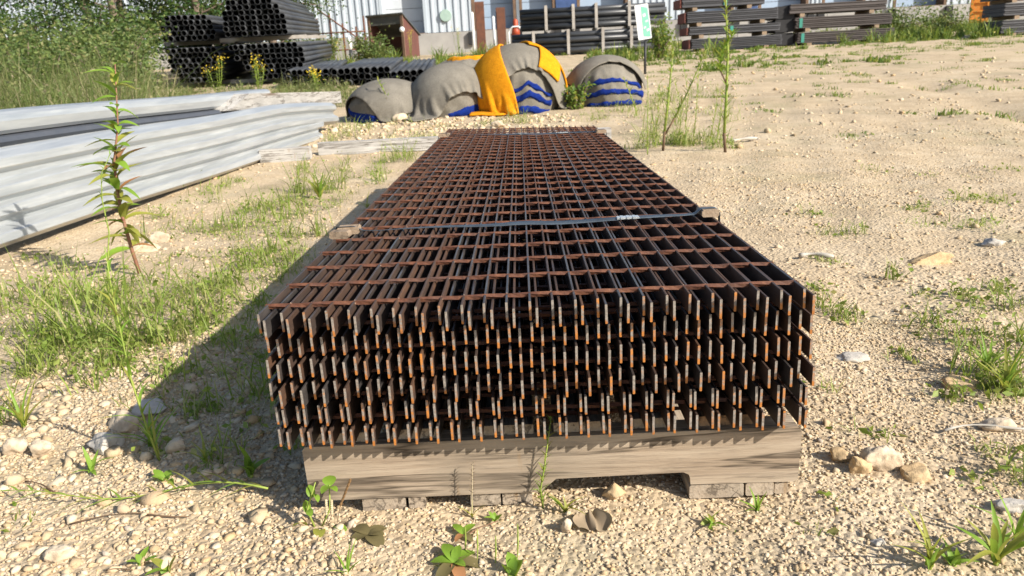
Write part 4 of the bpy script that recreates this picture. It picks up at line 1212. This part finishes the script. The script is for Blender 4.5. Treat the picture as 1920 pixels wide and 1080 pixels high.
for _ in range(50):
    farw.append((rng.uniform(-6, 5), rng.uniform(17, 29), rng.uniform(.5, 1.4), rng.uniform(.4, 1), 110, rng.uniform(.2, .5)))
for _ in range(30):
    farw.append((rng.uniform(3, 7), rng.uniform(12, 20), rng.uniform(.3, 1.0), rng.uniform(.2, .5), 60, rng.uniform(.06, .16)))
for _ in range(26):
    farw.append((rng.uniform(4.4, 12), rng.uniform(20.1, 20.9), .4, .15, 70, rng.uniform(.06, .14)))
grass_obj('dock_weeds', 'rank green weeds growing along the foot of the loading dock', farw, M['weed'], .02, .6, 9000, 'stuff', .06)
bank = []
for _ in range(330):
    y = rng.uniform(5.2, 15.5); x = -rng.uniform(.50, .90) * (y + 1)
    bank.append((x, y, rng.uniform(.3, .8), rng.uniform(.3, .7), 190, rng.uniform(.35, .95)))
for _ in range(70):
    y = rng.uniform(9, 15); x = -rng.uniform(.20, .5) * (y + 1)
    bank.append((x, y, rng.uniform(.3, .8), rng.uniform(.3, .7), 90, rng.uniform(.12, .32)))
for _ in range(34):
    y = rng.uniform(1.5, 6); bank.append((rail_line(-2.9, y) - rng.uniform(.1, .8), y, .3, .3, 110, rng.uniform(.25, .42)))
grass_obj('bank_grass', 'tall dry and green grass filling the bank behind the beams', bank, M['tall'], .0055, .7, 34000, 'stuff', .05)
# ------------------------------------------------------------------ trees and shrubs
def tree(x, y, h, label, seed, crown_lo, spread, nleaf=9000, lean=(0, 0), group='trees behind the pipe stacks'):
    rr = random.Random(seed); rn = np.random.default_rng(seed)
    nleaf = int(nleaf * 1.5)
    e = empty('tree', (x, y, g1(x, y) - .1), 0, label, 'tree', group)
    b = MB()
    top = Vector((lean[0], lean[1], h))
    tr = [Vector((0, 0, 0)).lerp(top, t) + Vector((.12 * math.sin(4 * t + seed), .12 * math.cos(3 * t + seed), 0)) * t for t in [i / 8 for i in range(9)]]
    r0 = .05 * h ** .75 * .6
    b.tube(tr, [r0 * (1 - .85 * i / 8) for i in range(9)], 9)
    tips = []
    for k in range(22):
        t = rr.uniform(crown_lo * .7, .98); i = min(7, int(t * 8)); p = tr[i].lerp(tr[i + 1], t * 8 - i)
        a = rr.uniform(0, 6.28); L = spread * rr.uniform(.55, 1.1) * (1.15 - .65 * t)
        q1 = p + Vector((math.cos(a) * L * .55, math.sin(a) * L * .55, L * .22)); q2 = p + Vector((math.cos(a) * L, math.sin(a) * L, L * rr.uniform(-.15, .35)))
        rb = r0 * .30 * (1.1 - t)
        b.tube([p, q1, q2], [rb, rb * .6, rb * .2], 5)
        tips += [q1, q2, q1.lerp(q2, .5), p.lerp(q1, .7)]
    b.build('trunk', M['bark'], e, True)
    C_ = np.array([tuple(t) for t in tips])
    i = rn.integers(0, len(C_), nleaf)
    sc = (rn.uniform(.20, .52, len(C_)) * spread * .36)[i]
    c = C_[i] + rn.normal(0, 1, (nleaf, 3)) * sc[:, None] * np.array([1, 1, .75])
    V, F, Cc = leaves(c, rn.uniform(.05, .125, nleaf))
    link('crown', mesh_np('crown', V, F, Cc, M['tree']), e)
    return e
def shrub(x, y, w, h, label, seed, n=4200, m_='shrub', ls=.09):
    rn = np.random.default_rng(seed); rr = random.Random(seed)
    e = empty('shrub', (x, y, g1(x, y) - .05), 0, label, 'shrub', 'shrubs along the bank')
    b = MB(); tips = []
    for k in range(13):
        a = rr.uniform(0, 6.28); L = w * rr.uniform(.25, 1.0); hh = h * rr.uniform(.5, 1.0)
        q1 = Vector((math.cos(a) * L * .4, math.sin(a) * L * .4, hh * .55)); q2 = Vector((math.cos(a) * L, math.sin(a) * L, hh))
        b.tube([(0, 0, 0), q1, q2], [.03, .02, .006], 5)
        tips += [q1, q2, q1.lerp(q2, .5), q1 * .6, q2 * .8]
    b.build('stem', M['bark'], e, True)
    C_ = np.array([tuple(t) for t in tips])
    i = rn.integers(0, len(C_), n)
    c = C_[i] + rn.normal(0, 1, (n, 3)) * (rn.uniform(.12, .3, len(C_)) * w)[i][:, None]
    c[:, 2] = np.abs(c[:, 2])
    V, F, Cc = leaves(c, rn.uniform(.5, 1.4, n) * ls)
    link('foliage', mesh_np('foliage', V, F, Cc, M[m_]), e)
    return e
tree(-13.6, 19.5, 6.5, 'tree at the far left edge with pale sky gaps in it', 1, .16, 2.2)
tree(-11.9, 21.5, 7.5, 'twin-looking tree with a bare leaning trunk, second from left', 2, .30, 2.4, 8000, (-.9, 0))
tree(-10.6, 20.0, 6.8, 'dense dark tree left of the shorter pipe stack', 3, .12, 2.3, 11000)
tree(-9.0, 21.5, 8.0, 'dark tree directly behind the shorter pipe stack', 4, .10, 2.6, 13000)
tree(-7.6, 23.5, 8.2, 'dark tree behind the taller pipe stack', 5, .12, 2.4, 11000)
tree(-13.2, 25.5, 8.0, 'shaded tree in the back row behind the leaning trunk', 7, .05, 3.0, 9000)
tree(-10.2, 26.0, 8.0, 'shaded tree in the back row behind the dense dark tree', 8, .05, 3.0, 9000)
tree(-17.0, 21.0, 7.0, 'tree outside the left edge of the bank', 9, .1, 2.6, 6000)
tree(-16.5, 24.0, 8.5, 'tree further back beyond the left edge trees', 6, .12, 3.0, 9000)
shrub(-8.6, 15.2, 1.0, 1.35, 'leafy shrub beside the shorter pipe stack', 11, 5200)
shrub(-9.9, 16.2, 1.1, 1.5, 'broad shrub on the bank below the dense dark tree', 12, 5200)
shrub(-11.4, 16.8, 1.1, 1.3, 'grey green shrub on the bank left of the broad shrub', 13, 5000)
shrub(-12.4, 17.6, 1.0, 1.8, 'yellowish shrub near the left edge of the bank', 14, 5000)
shrub(-13.2, 16.2, .9, 1.5, 'shrub at the far left edge of the bank', 15, 4500)
shrub(-8.0, 18.4, 1.0, 1.9, 'dark shrub squeezed behind the shorter pipe stack', 16, 5200, 'tree')
shrub(-10.6, 18.4, 1.2, 1.9, 'dark shrub in the tree shade on the bank', 17, 6000, 'tree')
for k, (x, y, w, h, lb) in enumerate(((-7.4, 11.2, .7, .95, 'leafy weed shrub in the bank grass above the near beams'), (-6.2, 11.4, .6, .85, 'leafy weed shrub in the bank grass left of the pipes'), (-8.9, 13.0, .8, 1.15, 'rounded weed shrub farther back in the bank grass'), (-7.6, 13.6, .8, 1.2, 'tall weed shrub just left of the shorter pipe stack'), (-10.2, 14.0, .9, 1.2, 'wide weed shrub near the left edge of the bank grass'))):
    shrub(x, y, w, h, lb, 60 + k, 3600, 'shrub', .065)
shrub(-4.6, 23.8, .7, .9, 'green shrub past the far end of the taller pipe stack', 18, 2600)
shrub(-7.7, 30.6, .6, 1.1, 'green shrub growing through the pipe handrail', 19, 2600)
shrub(12.6, 26.5, 1.3, .5, 'low green shrub under the right dock door', 20, 4200)
shrub(14.9, 27.5, 1.2, .45, 'low green shrub near the orange ladder frame', 22, 3600)
shrub(.60, 7.25, .14, .30, 'small leafy shrub between the tallest and the rightmost bundle', 23, 700, 'weed', .05)
shrub(3.3, 17.4, .35, .95, 'yellow green bush at the right end of the crosswise pipes', 24, 1600, 'weed', .07)

# ------------------------------------------------------------------ single weeds
LEAFM = {}
def leaf_mesh(m_, L, w, fold=.35, droop=.35, shape='lance'):
    key = (m_, round(L, 4), round(w, 4), fold, droop, shape)
    if key in LEAFM: return LEAFM[key]
    b = MB(); n = 6
    for i in range(n + 1):
        t = i / n
        ww = {'lance': math.sin(math.pi * min(1, t * .92 + .08)) ** .8 * (1 - .25 * t), 'oval': math.sin(math.pi * min(.985, t * .95 + .04)) ** .6, 'blade': (1 - t ** 2.2) * .8 + .02}[shape] * w / 2
        if i == n: ww = .0003
        z = -droop * L * t * t + .02 * L * math.sin(5 * t); y = L * t * (1 - .25 * droop * t)
        b.v += [(-ww, y, z + fold * ww), (0, y, z), (ww, y, z + fold * ww)]
    for i in range(n):
        for k in range(2):
            a = i * 3 + k; b.f.append((a, a + 1, a + 4, a + 3)); b.mi.append(0)
    LEAFM[key] = b.mesh('leaf', M[m_], True)
    return LEAFM[key]
def put_leaf(parent, p, az, el, m_, L, w, fold=.35, droop=.35, shape='lance', roll=0.0, name='leaf'):
    me = leaf_mesh(m_, round(L, 3), round(w, 3), fold, droop, shape)
    o = link(name, me, parent, p)
    o.rotation_euler = (Matrix.Rotation(az, 3, 'Z') @ Matrix.Rotation(el, 3, 'X') @ Matrix.Rotation(roll, 3, 'Y')).to_euler()
    return o
def plant(xy, label, name='weed', cat='weed', group='weeds in the gravel'):
    return empty(name, (xy[0], xy[1], g1(xy[0], xy[1]) - .002), 0, label, cat, group)
def lerp_path(pts, t):
    f = t * (len(pts) - 1); i = min(int(f), len(pts) - 2)
    return Vector(pts[i]).lerp(Vector(pts[i + 1]), f - i)

# red-stemmed weed on the left
e = plant((-1.379, 1.566), 'tall red-stemmed weed with drooping pointed leaves before the beams')
path = [(0, 0, 0), (-.013, 0, .102), (-.022, 0, .217), (-.022, 0, .319), (-.010, 0, .41), (.025, 0, .524), (.055, 0, .72)]
MB().tube(path, [.0065, .006, .0055, .005, .004, .003, .0015], 8).build('stem', M['stemred'], e, True)
rr = random.Random(5)
for k in range(70):
    t = min(1, max(.16, .16 + .84 * (k / 69) + rr.uniform(-.03, .03))); p = lerp_path(path, t)
    az = k * 2.4 + rr.uniform(-.3, .3)
    m_ = rr.choice(['leafyellow', 'leafgreen', 'leafyellow', 'leafred']) if t < .7 else rr.choice(['leafyellow', 'leafgreen', 'leafgreen'])
    L = rr.choice([.07, .09, .105, .12, .135]) * (1.0 if t < .75 else .75)
    put_leaf(e, p, az, rr.uniform(-.05, 1.1) if t > .3 else rr.uniform(-.5, .5), m_, L, rr.choice([.026, .031, .036]), .4, rr.choice([.25, .4]), 'lance', rr.uniform(-.4, .4))
# thin stalk in front of it
e = plant((-1.250, 1.110), 'slim green stalk with tiny leaves left of the red-stemmed weed')
path = [(0, 0, 0), (.024, 0, .138), (.051, 0, .248), (.050, 0, .341), (.063, 0, .416), (.099, 0, .467)]
MB().tube(path, [.0026, .0024, .002, .0016, .0012, .0008], 6).build('stem', M['stemgreen'], e, True)
for k in range(30):
    t = .12 + .88 * k / 29
    put_leaf(e, lerp_path(path, t), k * 2.4, rr.uniform(.5, 1.1), 'leafgreen', rr.choice([.022, .028]), .004, .3, .25, 'blade')
# tall leafy stalk rising from the stack shadow
e = plant((-0.664, 0.182), 'tall upright grass stalk rising out of the stack shadow at left', 'grass_plant', 'grass', 'grass plants in the gravel')
path = [(0, 0, 0), (-.012, 0, .079), (-.021, 0, .159), (-.022, 0, .247), (-.022, 0, .321), (-.019, 0, .394)]
MB().tube(path, [.0024, .0021, .0017, .0013, .001, .0006], 6).build('stem', M['stemgreen'], e, True)
for k in range(22):
    t = .03 + .9 * k / 21
    put_leaf(e, lerp_path(path, t), rr.uniform(0, 6.28), rr.uniform(.7, 1.2), rr.choice(['leafgreen', 'leafyellow']), rr.choice([.06, .075, .09]) * (1.1 - .6 * t), .007, .4, rr.choice([.2, .5]), 'blade')
def tuft(xy, label, n, h, w, ms=('leafgreen',), spread=.9, shape='blade', name='grass_plant', cat='grass', group='grass plants in the gravel', seed=0):
    e = plant(xy, label, name, cat, group); q_ = random.Random(seed + 99)
    MB().tube([(0, 0, 0), (0, 0, h * .10)], [w * .35, w * .3], 6).build('stem', M['stemgreen'], e, True)
    for k in range(n):
        az = k * 2.4 + q_.uniform(-.4, .4)
        put_leaf(e, (q_.uniform(-1, 1) * w * .4, q_.uniform(-1, 1) * w * .4, h * .06), az, q_.uniform(1.45 - spread, 1.5), q_.choice(ms), round(h * q_.choice([.6, .8, 1.0]), 3), w, .35, q_.choice([.15, .35, .55]), shape, q_.uniform(-.3, .3))
    return e
tuft((0.497, -0.180), 'broad-bladed grass plant at the bottom right, left of two', 10, .085, .008, ('leafgreen', 'leafyellow'), .55, seed=1)
tuft((0.530, -0.175), 'short grass plant between the two larger bottom right plants', 6, .05, .010, ('leafgreen',), .9, seed=2)
tuft((0.584, -0.173), 'leafy plant reaching the right edge at the bottom right', 11, .10, .010, ('leafgreen', 'leafyellow'), .7, 'lance', seed=3)
tuft((0.635, -0.131), 'grass plant cut by the right edge above the bottom corner', 6, .08, .009, ('leafgreen',), .8, seed=4)
tuft((0.249, -0.065), 'small grass plant before the right pallet foot', 5, .034, .008, ('leafgreen', 'leafyellow'), .8, seed=5)
tuft((0.323, -0.032), 'small spiky grass plant touching the right pallet foot', 6, .034, .006, ('leafgreen',), 1.1, seed=6)
tuft((0.041, -0.029), 'light green pointed grass plant beside the pallet notch', 8, .045, .006, ('leafgreen', 'leafyellow'), .9, seed=7)
tuft((-0.257, -0.152), 'thin grass plant at the bottom edge left of centre', 6, .050, .004, ('leafgreen',), .7, seed=8)
tuft((-1.016, 0.348), 'upright grass plant near the left edge on the pale rocks', 12, .13, .008, ('leafgreen', 'leafyellow'), .45, seed=9)
tuft((-0.708, 0.244), 'short grass plant at the foot of the tall stalk in shadow', 9, .10, .009, ('leafgreen',), .6, seed=10)
tuft((-0.576, 0.165), 'pale grass plant inside the stack shadow', 8, .06, .006, ('leafgreen', 'leafyellow'), .6, seed=11)
tuft((0.893, 0.312), 'thick grass plant with long blades at the right edge', 16, .11, .009, ('leafgreen', 'leafyellow'), .6, seed=12)
tuft((0.910, 0.400), 'grass plant left of the thick one at the right edge', 12, .09, .008, ('leafgreen',), .8, seed=13)
tuft((-1.088, 2.962), 'bushy grass tuft alone between the beams and the grating', 26, .20, .012, ('leafgreen', 'leafyellow'), .55, seed=14)
tuft((-0.760, 2.595), 'small dry grass tuft right of the bushy grass tuft', 10, .10, .008, ('leafyellow',), .7, seed=15)
tuft((-0.778, 0.163), 'small forked weed at the edge of the stack shadow', 6, .05, .009, ('leafgreen',), .9, 'lance', 'weed', 'weed', 'weeds in the gravel', 16)
tuft((-0.620, 0.107), 'tiny bright green seedling in the stack shadow', 5, .03, .014, ('leafgreen',), 1.1, 'oval', 'weed', 'weed', 'weeds in the gravel', 17)
tuft((-0.560, -0.105), 'two-leaved green seedling at the bottom left', 4, .03, .009, ('leafgreen',), 1.0, 'oval', 'weed', 'weed', 'weeds in the gravel', 18)
tuft((-0.511, -0.128), 'yellow-leaved seedling at the bottom left edge', 4, .034, .012, ('leafgreen', 'leafyellow'), .9, 'oval', 'weed', 'weed', 'weeds in the gravel', 19)
tuft((-0.481, 0.122), 'leafy green weed in shade near the pallet corner', 8, .06, .014, ('leafgreen',), 1.0, 'oval', 'weed', 'weed', 'weeds in the gravel', 20)
tuft((-0.062, -0.030), 'tiny seedling before the pallet between seed stalk and feathery weed', 5, .022, .007, ('leafgreen',), .9, 'oval', 'weed', 'weed', 'weeds in the gravel', 21)
tuft((-0.038, -0.159), 'oval-leaved seedling at the bottom edge right of the rosette', 4, .030, .017, ('leafgreen',), .7, 'oval', 'weed', 'weed', 'weeds in the gravel', 22)
# round-leaved plant with brown seed spikes at the pallet's left
e = plant((-0.331, -0.035), 'round-leaved weed with seed spikes at the left end of the pallet')
p1 = [(0, 0, 0), (-.008, .0, .03), (.002, .0, .055), (.010, .0, .075)]
MB().tube(p1, [.0018, .0016, .0013, .0009], 6).build('stem', M['stemgreen'], e, True)
p2 = [(.01, 0, 0), (.026, 0, .03), (.030, 0, .07)]
MB().tube(p2, [.0015, .0013, .001], 6).build('stem', M['stemgreen'], e, True)
for (p, az, el, L, w, mm) in (((-.012, 0, .004), 2.6, .9, .04, .014, 'leafyellow'), ((-.008, 0, .024), .3, .9, .028, .015, 'leafgreen'), ((-.006, 0, .03), 3.6, .2, .02, .014, 'leafgreen'), ((.002, 0, .05), .5, 1.1, .026, .016, 'leafgreen'), ((.006, 0, .056), 3.9, -.1, .020, .012, 'leafgreen'), ((.030, 0, .068), .2, .7, .026, .024, 'leafgreen'), ((.030, 0, .068), 2.6, .2, .022, .018, 'leafgreen'), ((.03, 0, .066), 4.2, .2, .02, .016, 'leafgreen'), ((.01, -.01, .004), 3.4, .35, .03, .022, 'leafyellow'), ((.03, -.005, .004), 4.3, .2, .03, .02, 'leafgreen')):
    put_leaf(e, p, az, el, mm, L * .82, w * .82, .25, .35, 'oval', rr.uniform(-.5, .5))
for (x0, x1, h, mm) in ((.042, .062, .078, 'seed'), (.028, .030, .045, 'seedpale'), (.020, .022, .046, 'seedpale')):
    MB().tube([(x0 - .01, 0, 0), (x0, 0, h * .45)], .0006, 5).build('stalk', M['stembrown'], e)
    pts = [(x0 + (x1 - x0) * t, 0, h * (.45 + .55 * t)) for t in [i / 14 for i in range(15)]]
    MB().tube(pts, [.0016 + .0006 * (i % 2) for i in range(15)], 6).build('seed_spike', M[mm], e)
# purple-green basal leaves beside it
e = plant((-0.247, -0.060), 'dark purple-green flat leaves on the gravel before the pallet', 'weed')
for (az, el, L, w) in ((.9, .25, .035, .022), (2.2, .2, .03, .02), (3.9, .15, .04, .024), (5.3, .2, .032, .02), (4.6, .3, .026, .018)):
    put_leaf(e, (0, 0, .004), az, el, 'leafdark', L, w, .3, .25, 'oval')
# pale seed stalk
e = plant((-0.098, -0.019), 'pale feathery seed stalk standing before the pallet', 'grass_plant', 'grass', 'grass plants in the gravel')
path = [(0, 0, 0), (.001, 0, .03), (.004, 0, .06), (.006, 0, .092)]
MB().tube(path, [.0009, .0008, .0006, .0004], 5).build('stem', M['seedpale'], e)
for k in range(40):
    t = .45 + .55 * k / 39
    put_leaf(e, lerp_path(path, t), k * 2.4, .5, 'leafdry', .006, .002, .2, .1, 'lance', 0, 'seed')
for k in range(4): put_leaf(e, (0, 0, .002), k * 1.6, 1.1, 'leafyellow', .03, .004, .3, .3, 'blade')
# feathery weed
e = plant((0.009, -0.013), 'upright narrow-leaved green weed at the pallet notch')
path = [(0, 0, 0), (-.003, 0, .034), (.005, 0, .073), (.017, 0, .15)]
MB().tube(path, [.0016, .0014, .001, .0006], 6).build('stem', M['stemgreen'], e, True)
for k in range(52):
    t = .05 + .95 * k / 51
    put_leaf(e, lerp_path(path, t), k * 2.4, rr.uniform(.55, 1.1), rr.choice(['leafgreen', 'leafyellow']), rr.choice([.014, .018]) * (1.3 - .6 * t), .0028, .3, .15, 'blade')
# plantain rosette
e = plant((-0.115, -0.132), 'reddish rosette weed with oval leaves at the bottom centre')
for (az, el, L, w, mm) in ((.5, .5, .04, .018, 'leafgreen'), (1.5, .35, .034, .016, 'leafgreen'), (2.6, .15, .045, .02, 'leafdark'), (3.5, .1, .04, .018, 'leafred'), (4.6, .15, .045, .020, 'leafdark'), (5.5, .25, .038, .018, 'leafgreen'), (6.1, .6, .03, .014, 'leafgreen'), (4.0, .5, .022, .012, 'leafgreen')):
    put_leaf(e, (0, 0, .006), az, el, mm, L, w, .3, .3, 'oval')
for x, y, h in ((.03, .01, .05), (.055, .0, .045), (.085, .01, .055), (.012, .03, .04)):
    MB().tube([(x, y, 0), (x + .002, y, h * .5), (x + .003, y, h)], [.0006, .0013, .0007], 5).build('seed_spike', M['stemgreen'], e)
e = plant((-0.108, -0.069), 'small red-stemmed seedling behind the rosette weed')
for (az, el, L, w, mm) in ((.7, .5, .026, .012, 'leafgreen'), (5.4, .6, .024, .013, 'leafgreen'), (2.6, .3, .02, .01, 'leafred'), (3.9, .2, .022, .011, 'leafdark')):
    put_leaf(e, (0, 0, .006), az, el, mm, L, w, .3, .3, 'oval')
MB().tube([(0, 0, 0), (.02, .01, .008), (.05, .02, .012)], .0008, 5).build('runner', M['stemred'], e)
# dry brown leaf
e = plant((0.078, -0.062), 'large curled dry brown leaf on the gravel before the pallet', 'dry_leaf', 'leaf', 'litter')
def dl(a, b_):
    u = a * 2 - 1; v = b_
    r_ = .75 + .25 * math.cos(5 * u * 1.4)
    return (u * .030 * (.35 + .65 * math.sin(math.pi * min(1, .18 + .8 * v))) * r_, -.02 + .044 * v * (1 - .2 * u * u), .004 + .006 * u * u + .004 * math.sin(6 * u + 3 * v) + .006 * v)
MB().grid(dl, 22, 10).build('blade', M['leafdry'], e, True)
MB().tube([(.004, .03, .016), (.0, .045, .012)], .0008, 5).build('stalk', M['stembrown'], e)
# low runner of grass lying on the gravel
g0 = (-0.427, 0.052); g1_ = (-0.870, 0.066)
e = plant((g0[0], g0[1]), 'long grass runner lying flat across the gravel at lower left', 'grass_plant', 'grass', 'grass plants in the gravel')
d = Vector((g1_[0] - g0[0], g1_[1] - g0[1], 0))
pts = [Vector((0, 0, .012)) + d * t + Vector((0, .010 * math.sin(7 * t), .010 + .008 * math.sin(9 * t))) for t in [i / 16 for i in range(17)]]
MB().tube(pts, [.0018 * (1 - .7 * i / 16) for i in range(17)], 6).build('stem', M['stemgreen'], e, True)
az0 = math.atan2(d.y, d.x) - math.pi / 2
for k in range(30):
    t = .02 + .95 * k / 29
    put_leaf(e, lerp_path(pts, t), az0 + (.5 if k % 2 else -.5) + rr.uniform(-.2, .2), rr.uniform(-.05, .25), rr.choice(['leafgreen', 'leafyellow']), rr.choice([.05, .07, .09]) * (1 - .5 * t), .0045, .3, .12, 'blade')
# tall weeds on the right
def tall_weed(xy, label, paths, nl, L, mats_, low='stembrown', seed=1):
    e = plant(xy, label); q_ = random.Random(seed)
    for path, r0 in paths:
        n = len(path)
        MB().tube(path[:2], [r0, r0 * .95], 7).build('stem_base', M[low], e, True)
        MB().tube(path[1:], [r0 * (.95 - .75 * i / (n - 1)) for i in range(n - 1)], 7).build('stem', M['stemgreen'], e, True)
        for k in range(nl):
            t = .22 + .78 * k / (nl - 1)
            put_leaf(e, lerp_path(path, t), k * 2.4 + q_.uniform(-.3, .3), q_.uniform(.5, 1.25), q_.choice(mats_), q_.choice([L, L * .8, L * 1.2]), round(L * .18, 3), .3, q_.choice([.1, .3]), 'lance')
    return e
tall_weed((1.291, 3.838), 'tallest single-stemmed weed right of the grating, reaching above the sacks', [([(0, 0, 0), (-.01, 0, .124), (-.003, 0, .353), (-.001, 0, .607), (-.017, .0, .824), (-.029, 0, 1.036)], .010), ([(-.003, 0, .42), (-.05, 0, .52), (-.03, 0, .62), (.03, 0, .72)], .005)], 70, .07, ['leafyellow', 'leafgreen'], seed=3)
tall_weed((0.920, 3.971), 'branching green weed left of the tallest weed', [([(0, 0, 0), (.01, 0, .127), (.029, 0, .295), (.048, 0, .492), (.061, .0, .637)], .009), ([(.008, 0, .10), (.075, 0, .208), (.158, 0, .371), (.224, 0, .516), (.272, 0, .626)], .006)], 46, .055, ['leafyellow', 'leafgreen'], seed=4)
tall_weed((0.806, 3.892), 'thin green weed close to the right edge of the grating', [([(0, 0, 0), (.0, 0, .05), (.0, 0, .2), (.004, 0, .36), (.0, .0, .5)], .004)], 24, .035, ['leafyellow', 'leafgreen'], 'stemgreen', seed=5)
tall_weed((1.265, 4.149), 'faint wispy weed between the two tall weeds', [([(0, 0, 0), (.01, 0, .06), (.03, 0, .2), (.05, 0, .36)], .003)], 20, .04, ['leafyellow'], 'stemgreen', seed=6)
for k, (p, hh, lb) in enumerate((((0.908, 4.203), .42, 'wispy yellowish weed just left of the branching weed'), ((1.097, 4.348), .45, 'wispy yellowish weed right of the branching weed'), ((1.240, 4.521), .50, 'wispy weed with a soft head behind the branching weed'), ((1.326, 5.203), .55, 'fainter wispy weed farther back behind the branching weed'), ((1.397, 4.459), .35, 'short wispy weed left beside the tallest weed'))):
    tall_weed(p, lb, [([(0, 0, 0), (.005, 0, .06), (.02, 0, hh * .5), (.03 * (-1) ** k, 0, hh)], .0035)], 34, .045, ['leafyellow', 'leafgreen', 'leafyellow'], 'stemgreen', seed=20 + k)
tall_weed((-1.030, 7.419), 'small green weed before the second grey bundle', [([(0, 0, 0), (.0, 0, .05), (-.03, 0, .16), (-.05, 0, .24)], .005)], 22, .07, ['leafgreen'], 'stemgreen', seed=7)
tall_weed((-1.292, 7.020), 'green weed leaning before the leftmost bundle', [([(0, 0, 0), (-.02, 0, .08), (-.08, 0, .25), (-.16, 0, .42)], .006)], 22, .08, ['leafgreen', 'leafyellow'], 'stemgreen', seed=8)
tall_weed((1.112, 6.350), 'pale green weed before the rightmost bundle', [([(0, 0, 0), (-.02, 0, .08), (-.07, 0, .22), (-.12, 0, .34)], .006)], 22, .07, ['leafyellow'], 'stemgreen', seed=9)
# goldenrods by the pipes and dock
def goldenrod(x, y, h, label, seed):
    e = plant((x, y), label, 'goldenrod', 'flower', 'yellow flowering weeds'); q_ = random.Random(seed)
    for s in range(5):
        a = q_.uniform(0, 6.28); r_ = q_.uniform(0, .22); hh = h * q_.uniform(.65, 1.05)
        path = [(math.cos(a) * r_ * .3, math.sin(a) * r_ * .3, 0), (math.cos(a) * r_ * .7, math.sin(a) * r_ * .7, hh * .5), (math.cos(a) * r_, math.sin(a) * r_, hh)]
        MB().tube(path, [.006, .005, .003], 5).build('stem', M['stemgreen'], e, True)
        for k in range(18):
            put_leaf(e, lerp_path(path, .1 + .8 * k / 17), k * 2.4, q_.uniform(.1, .8), q_.choice(['leafgreen', 'weed']), .12, .022, .3, .3, 'lance')
        rn = np.random.default_rng(seed * 31 + s); n = 22
        c = np.array(path[-1]) + rn.normal(0, 1, (n, 3)) * np.array([.05, .05, .045])
        V, F, Cc = leaves(c, rn.uniform(.022, .042, n))
        link('flower_head', mesh_np('flower_head', V, F, Cc, M['petal']), e)['kind'] = 'stuff'
for k, (p, yy, h, lb) in enumerate((((408, 165), None, .75, 'yellow goldenrod before the shorter pipe stack'), ((440, 168), None, .55, 'low yellow goldenrod between the two pipe stacks'), ((350, 170), None, .7, 'yellow goldenrod left of the pipe stacks'), ((480, 168), None, .75, 'yellow goldenrod before the taller pipe stack'), ((600, 172), None, .5, 'yellow goldenrod before the low pipe pile'), ((650, 172), None, .45, 'yellow goldenrod at the right end of the low pipe pile'))):
    pos = [(-5.887, 14.073), (-5.439, 13.762), (-6.252, 13.539), (-4.952, 13.688), (-3.549, 12.697), (-3.052, 12.594)][k]
    if k in (0, 3, 4): goldenrod(pos[0], pos[1], h * .8, lb, 40 + k)
goldenrod(-4.2, 29.5, 1.0, 'yellow goldenrod before the brown shed', 51)
goldenrod(-2.4, 31.0, 1.1, 'tall yellow goldenrod before the concrete foundation', 52)
goldenrod(-6.6, 28.5, .9, 'yellow goldenrod by the pipe handrail', 53)
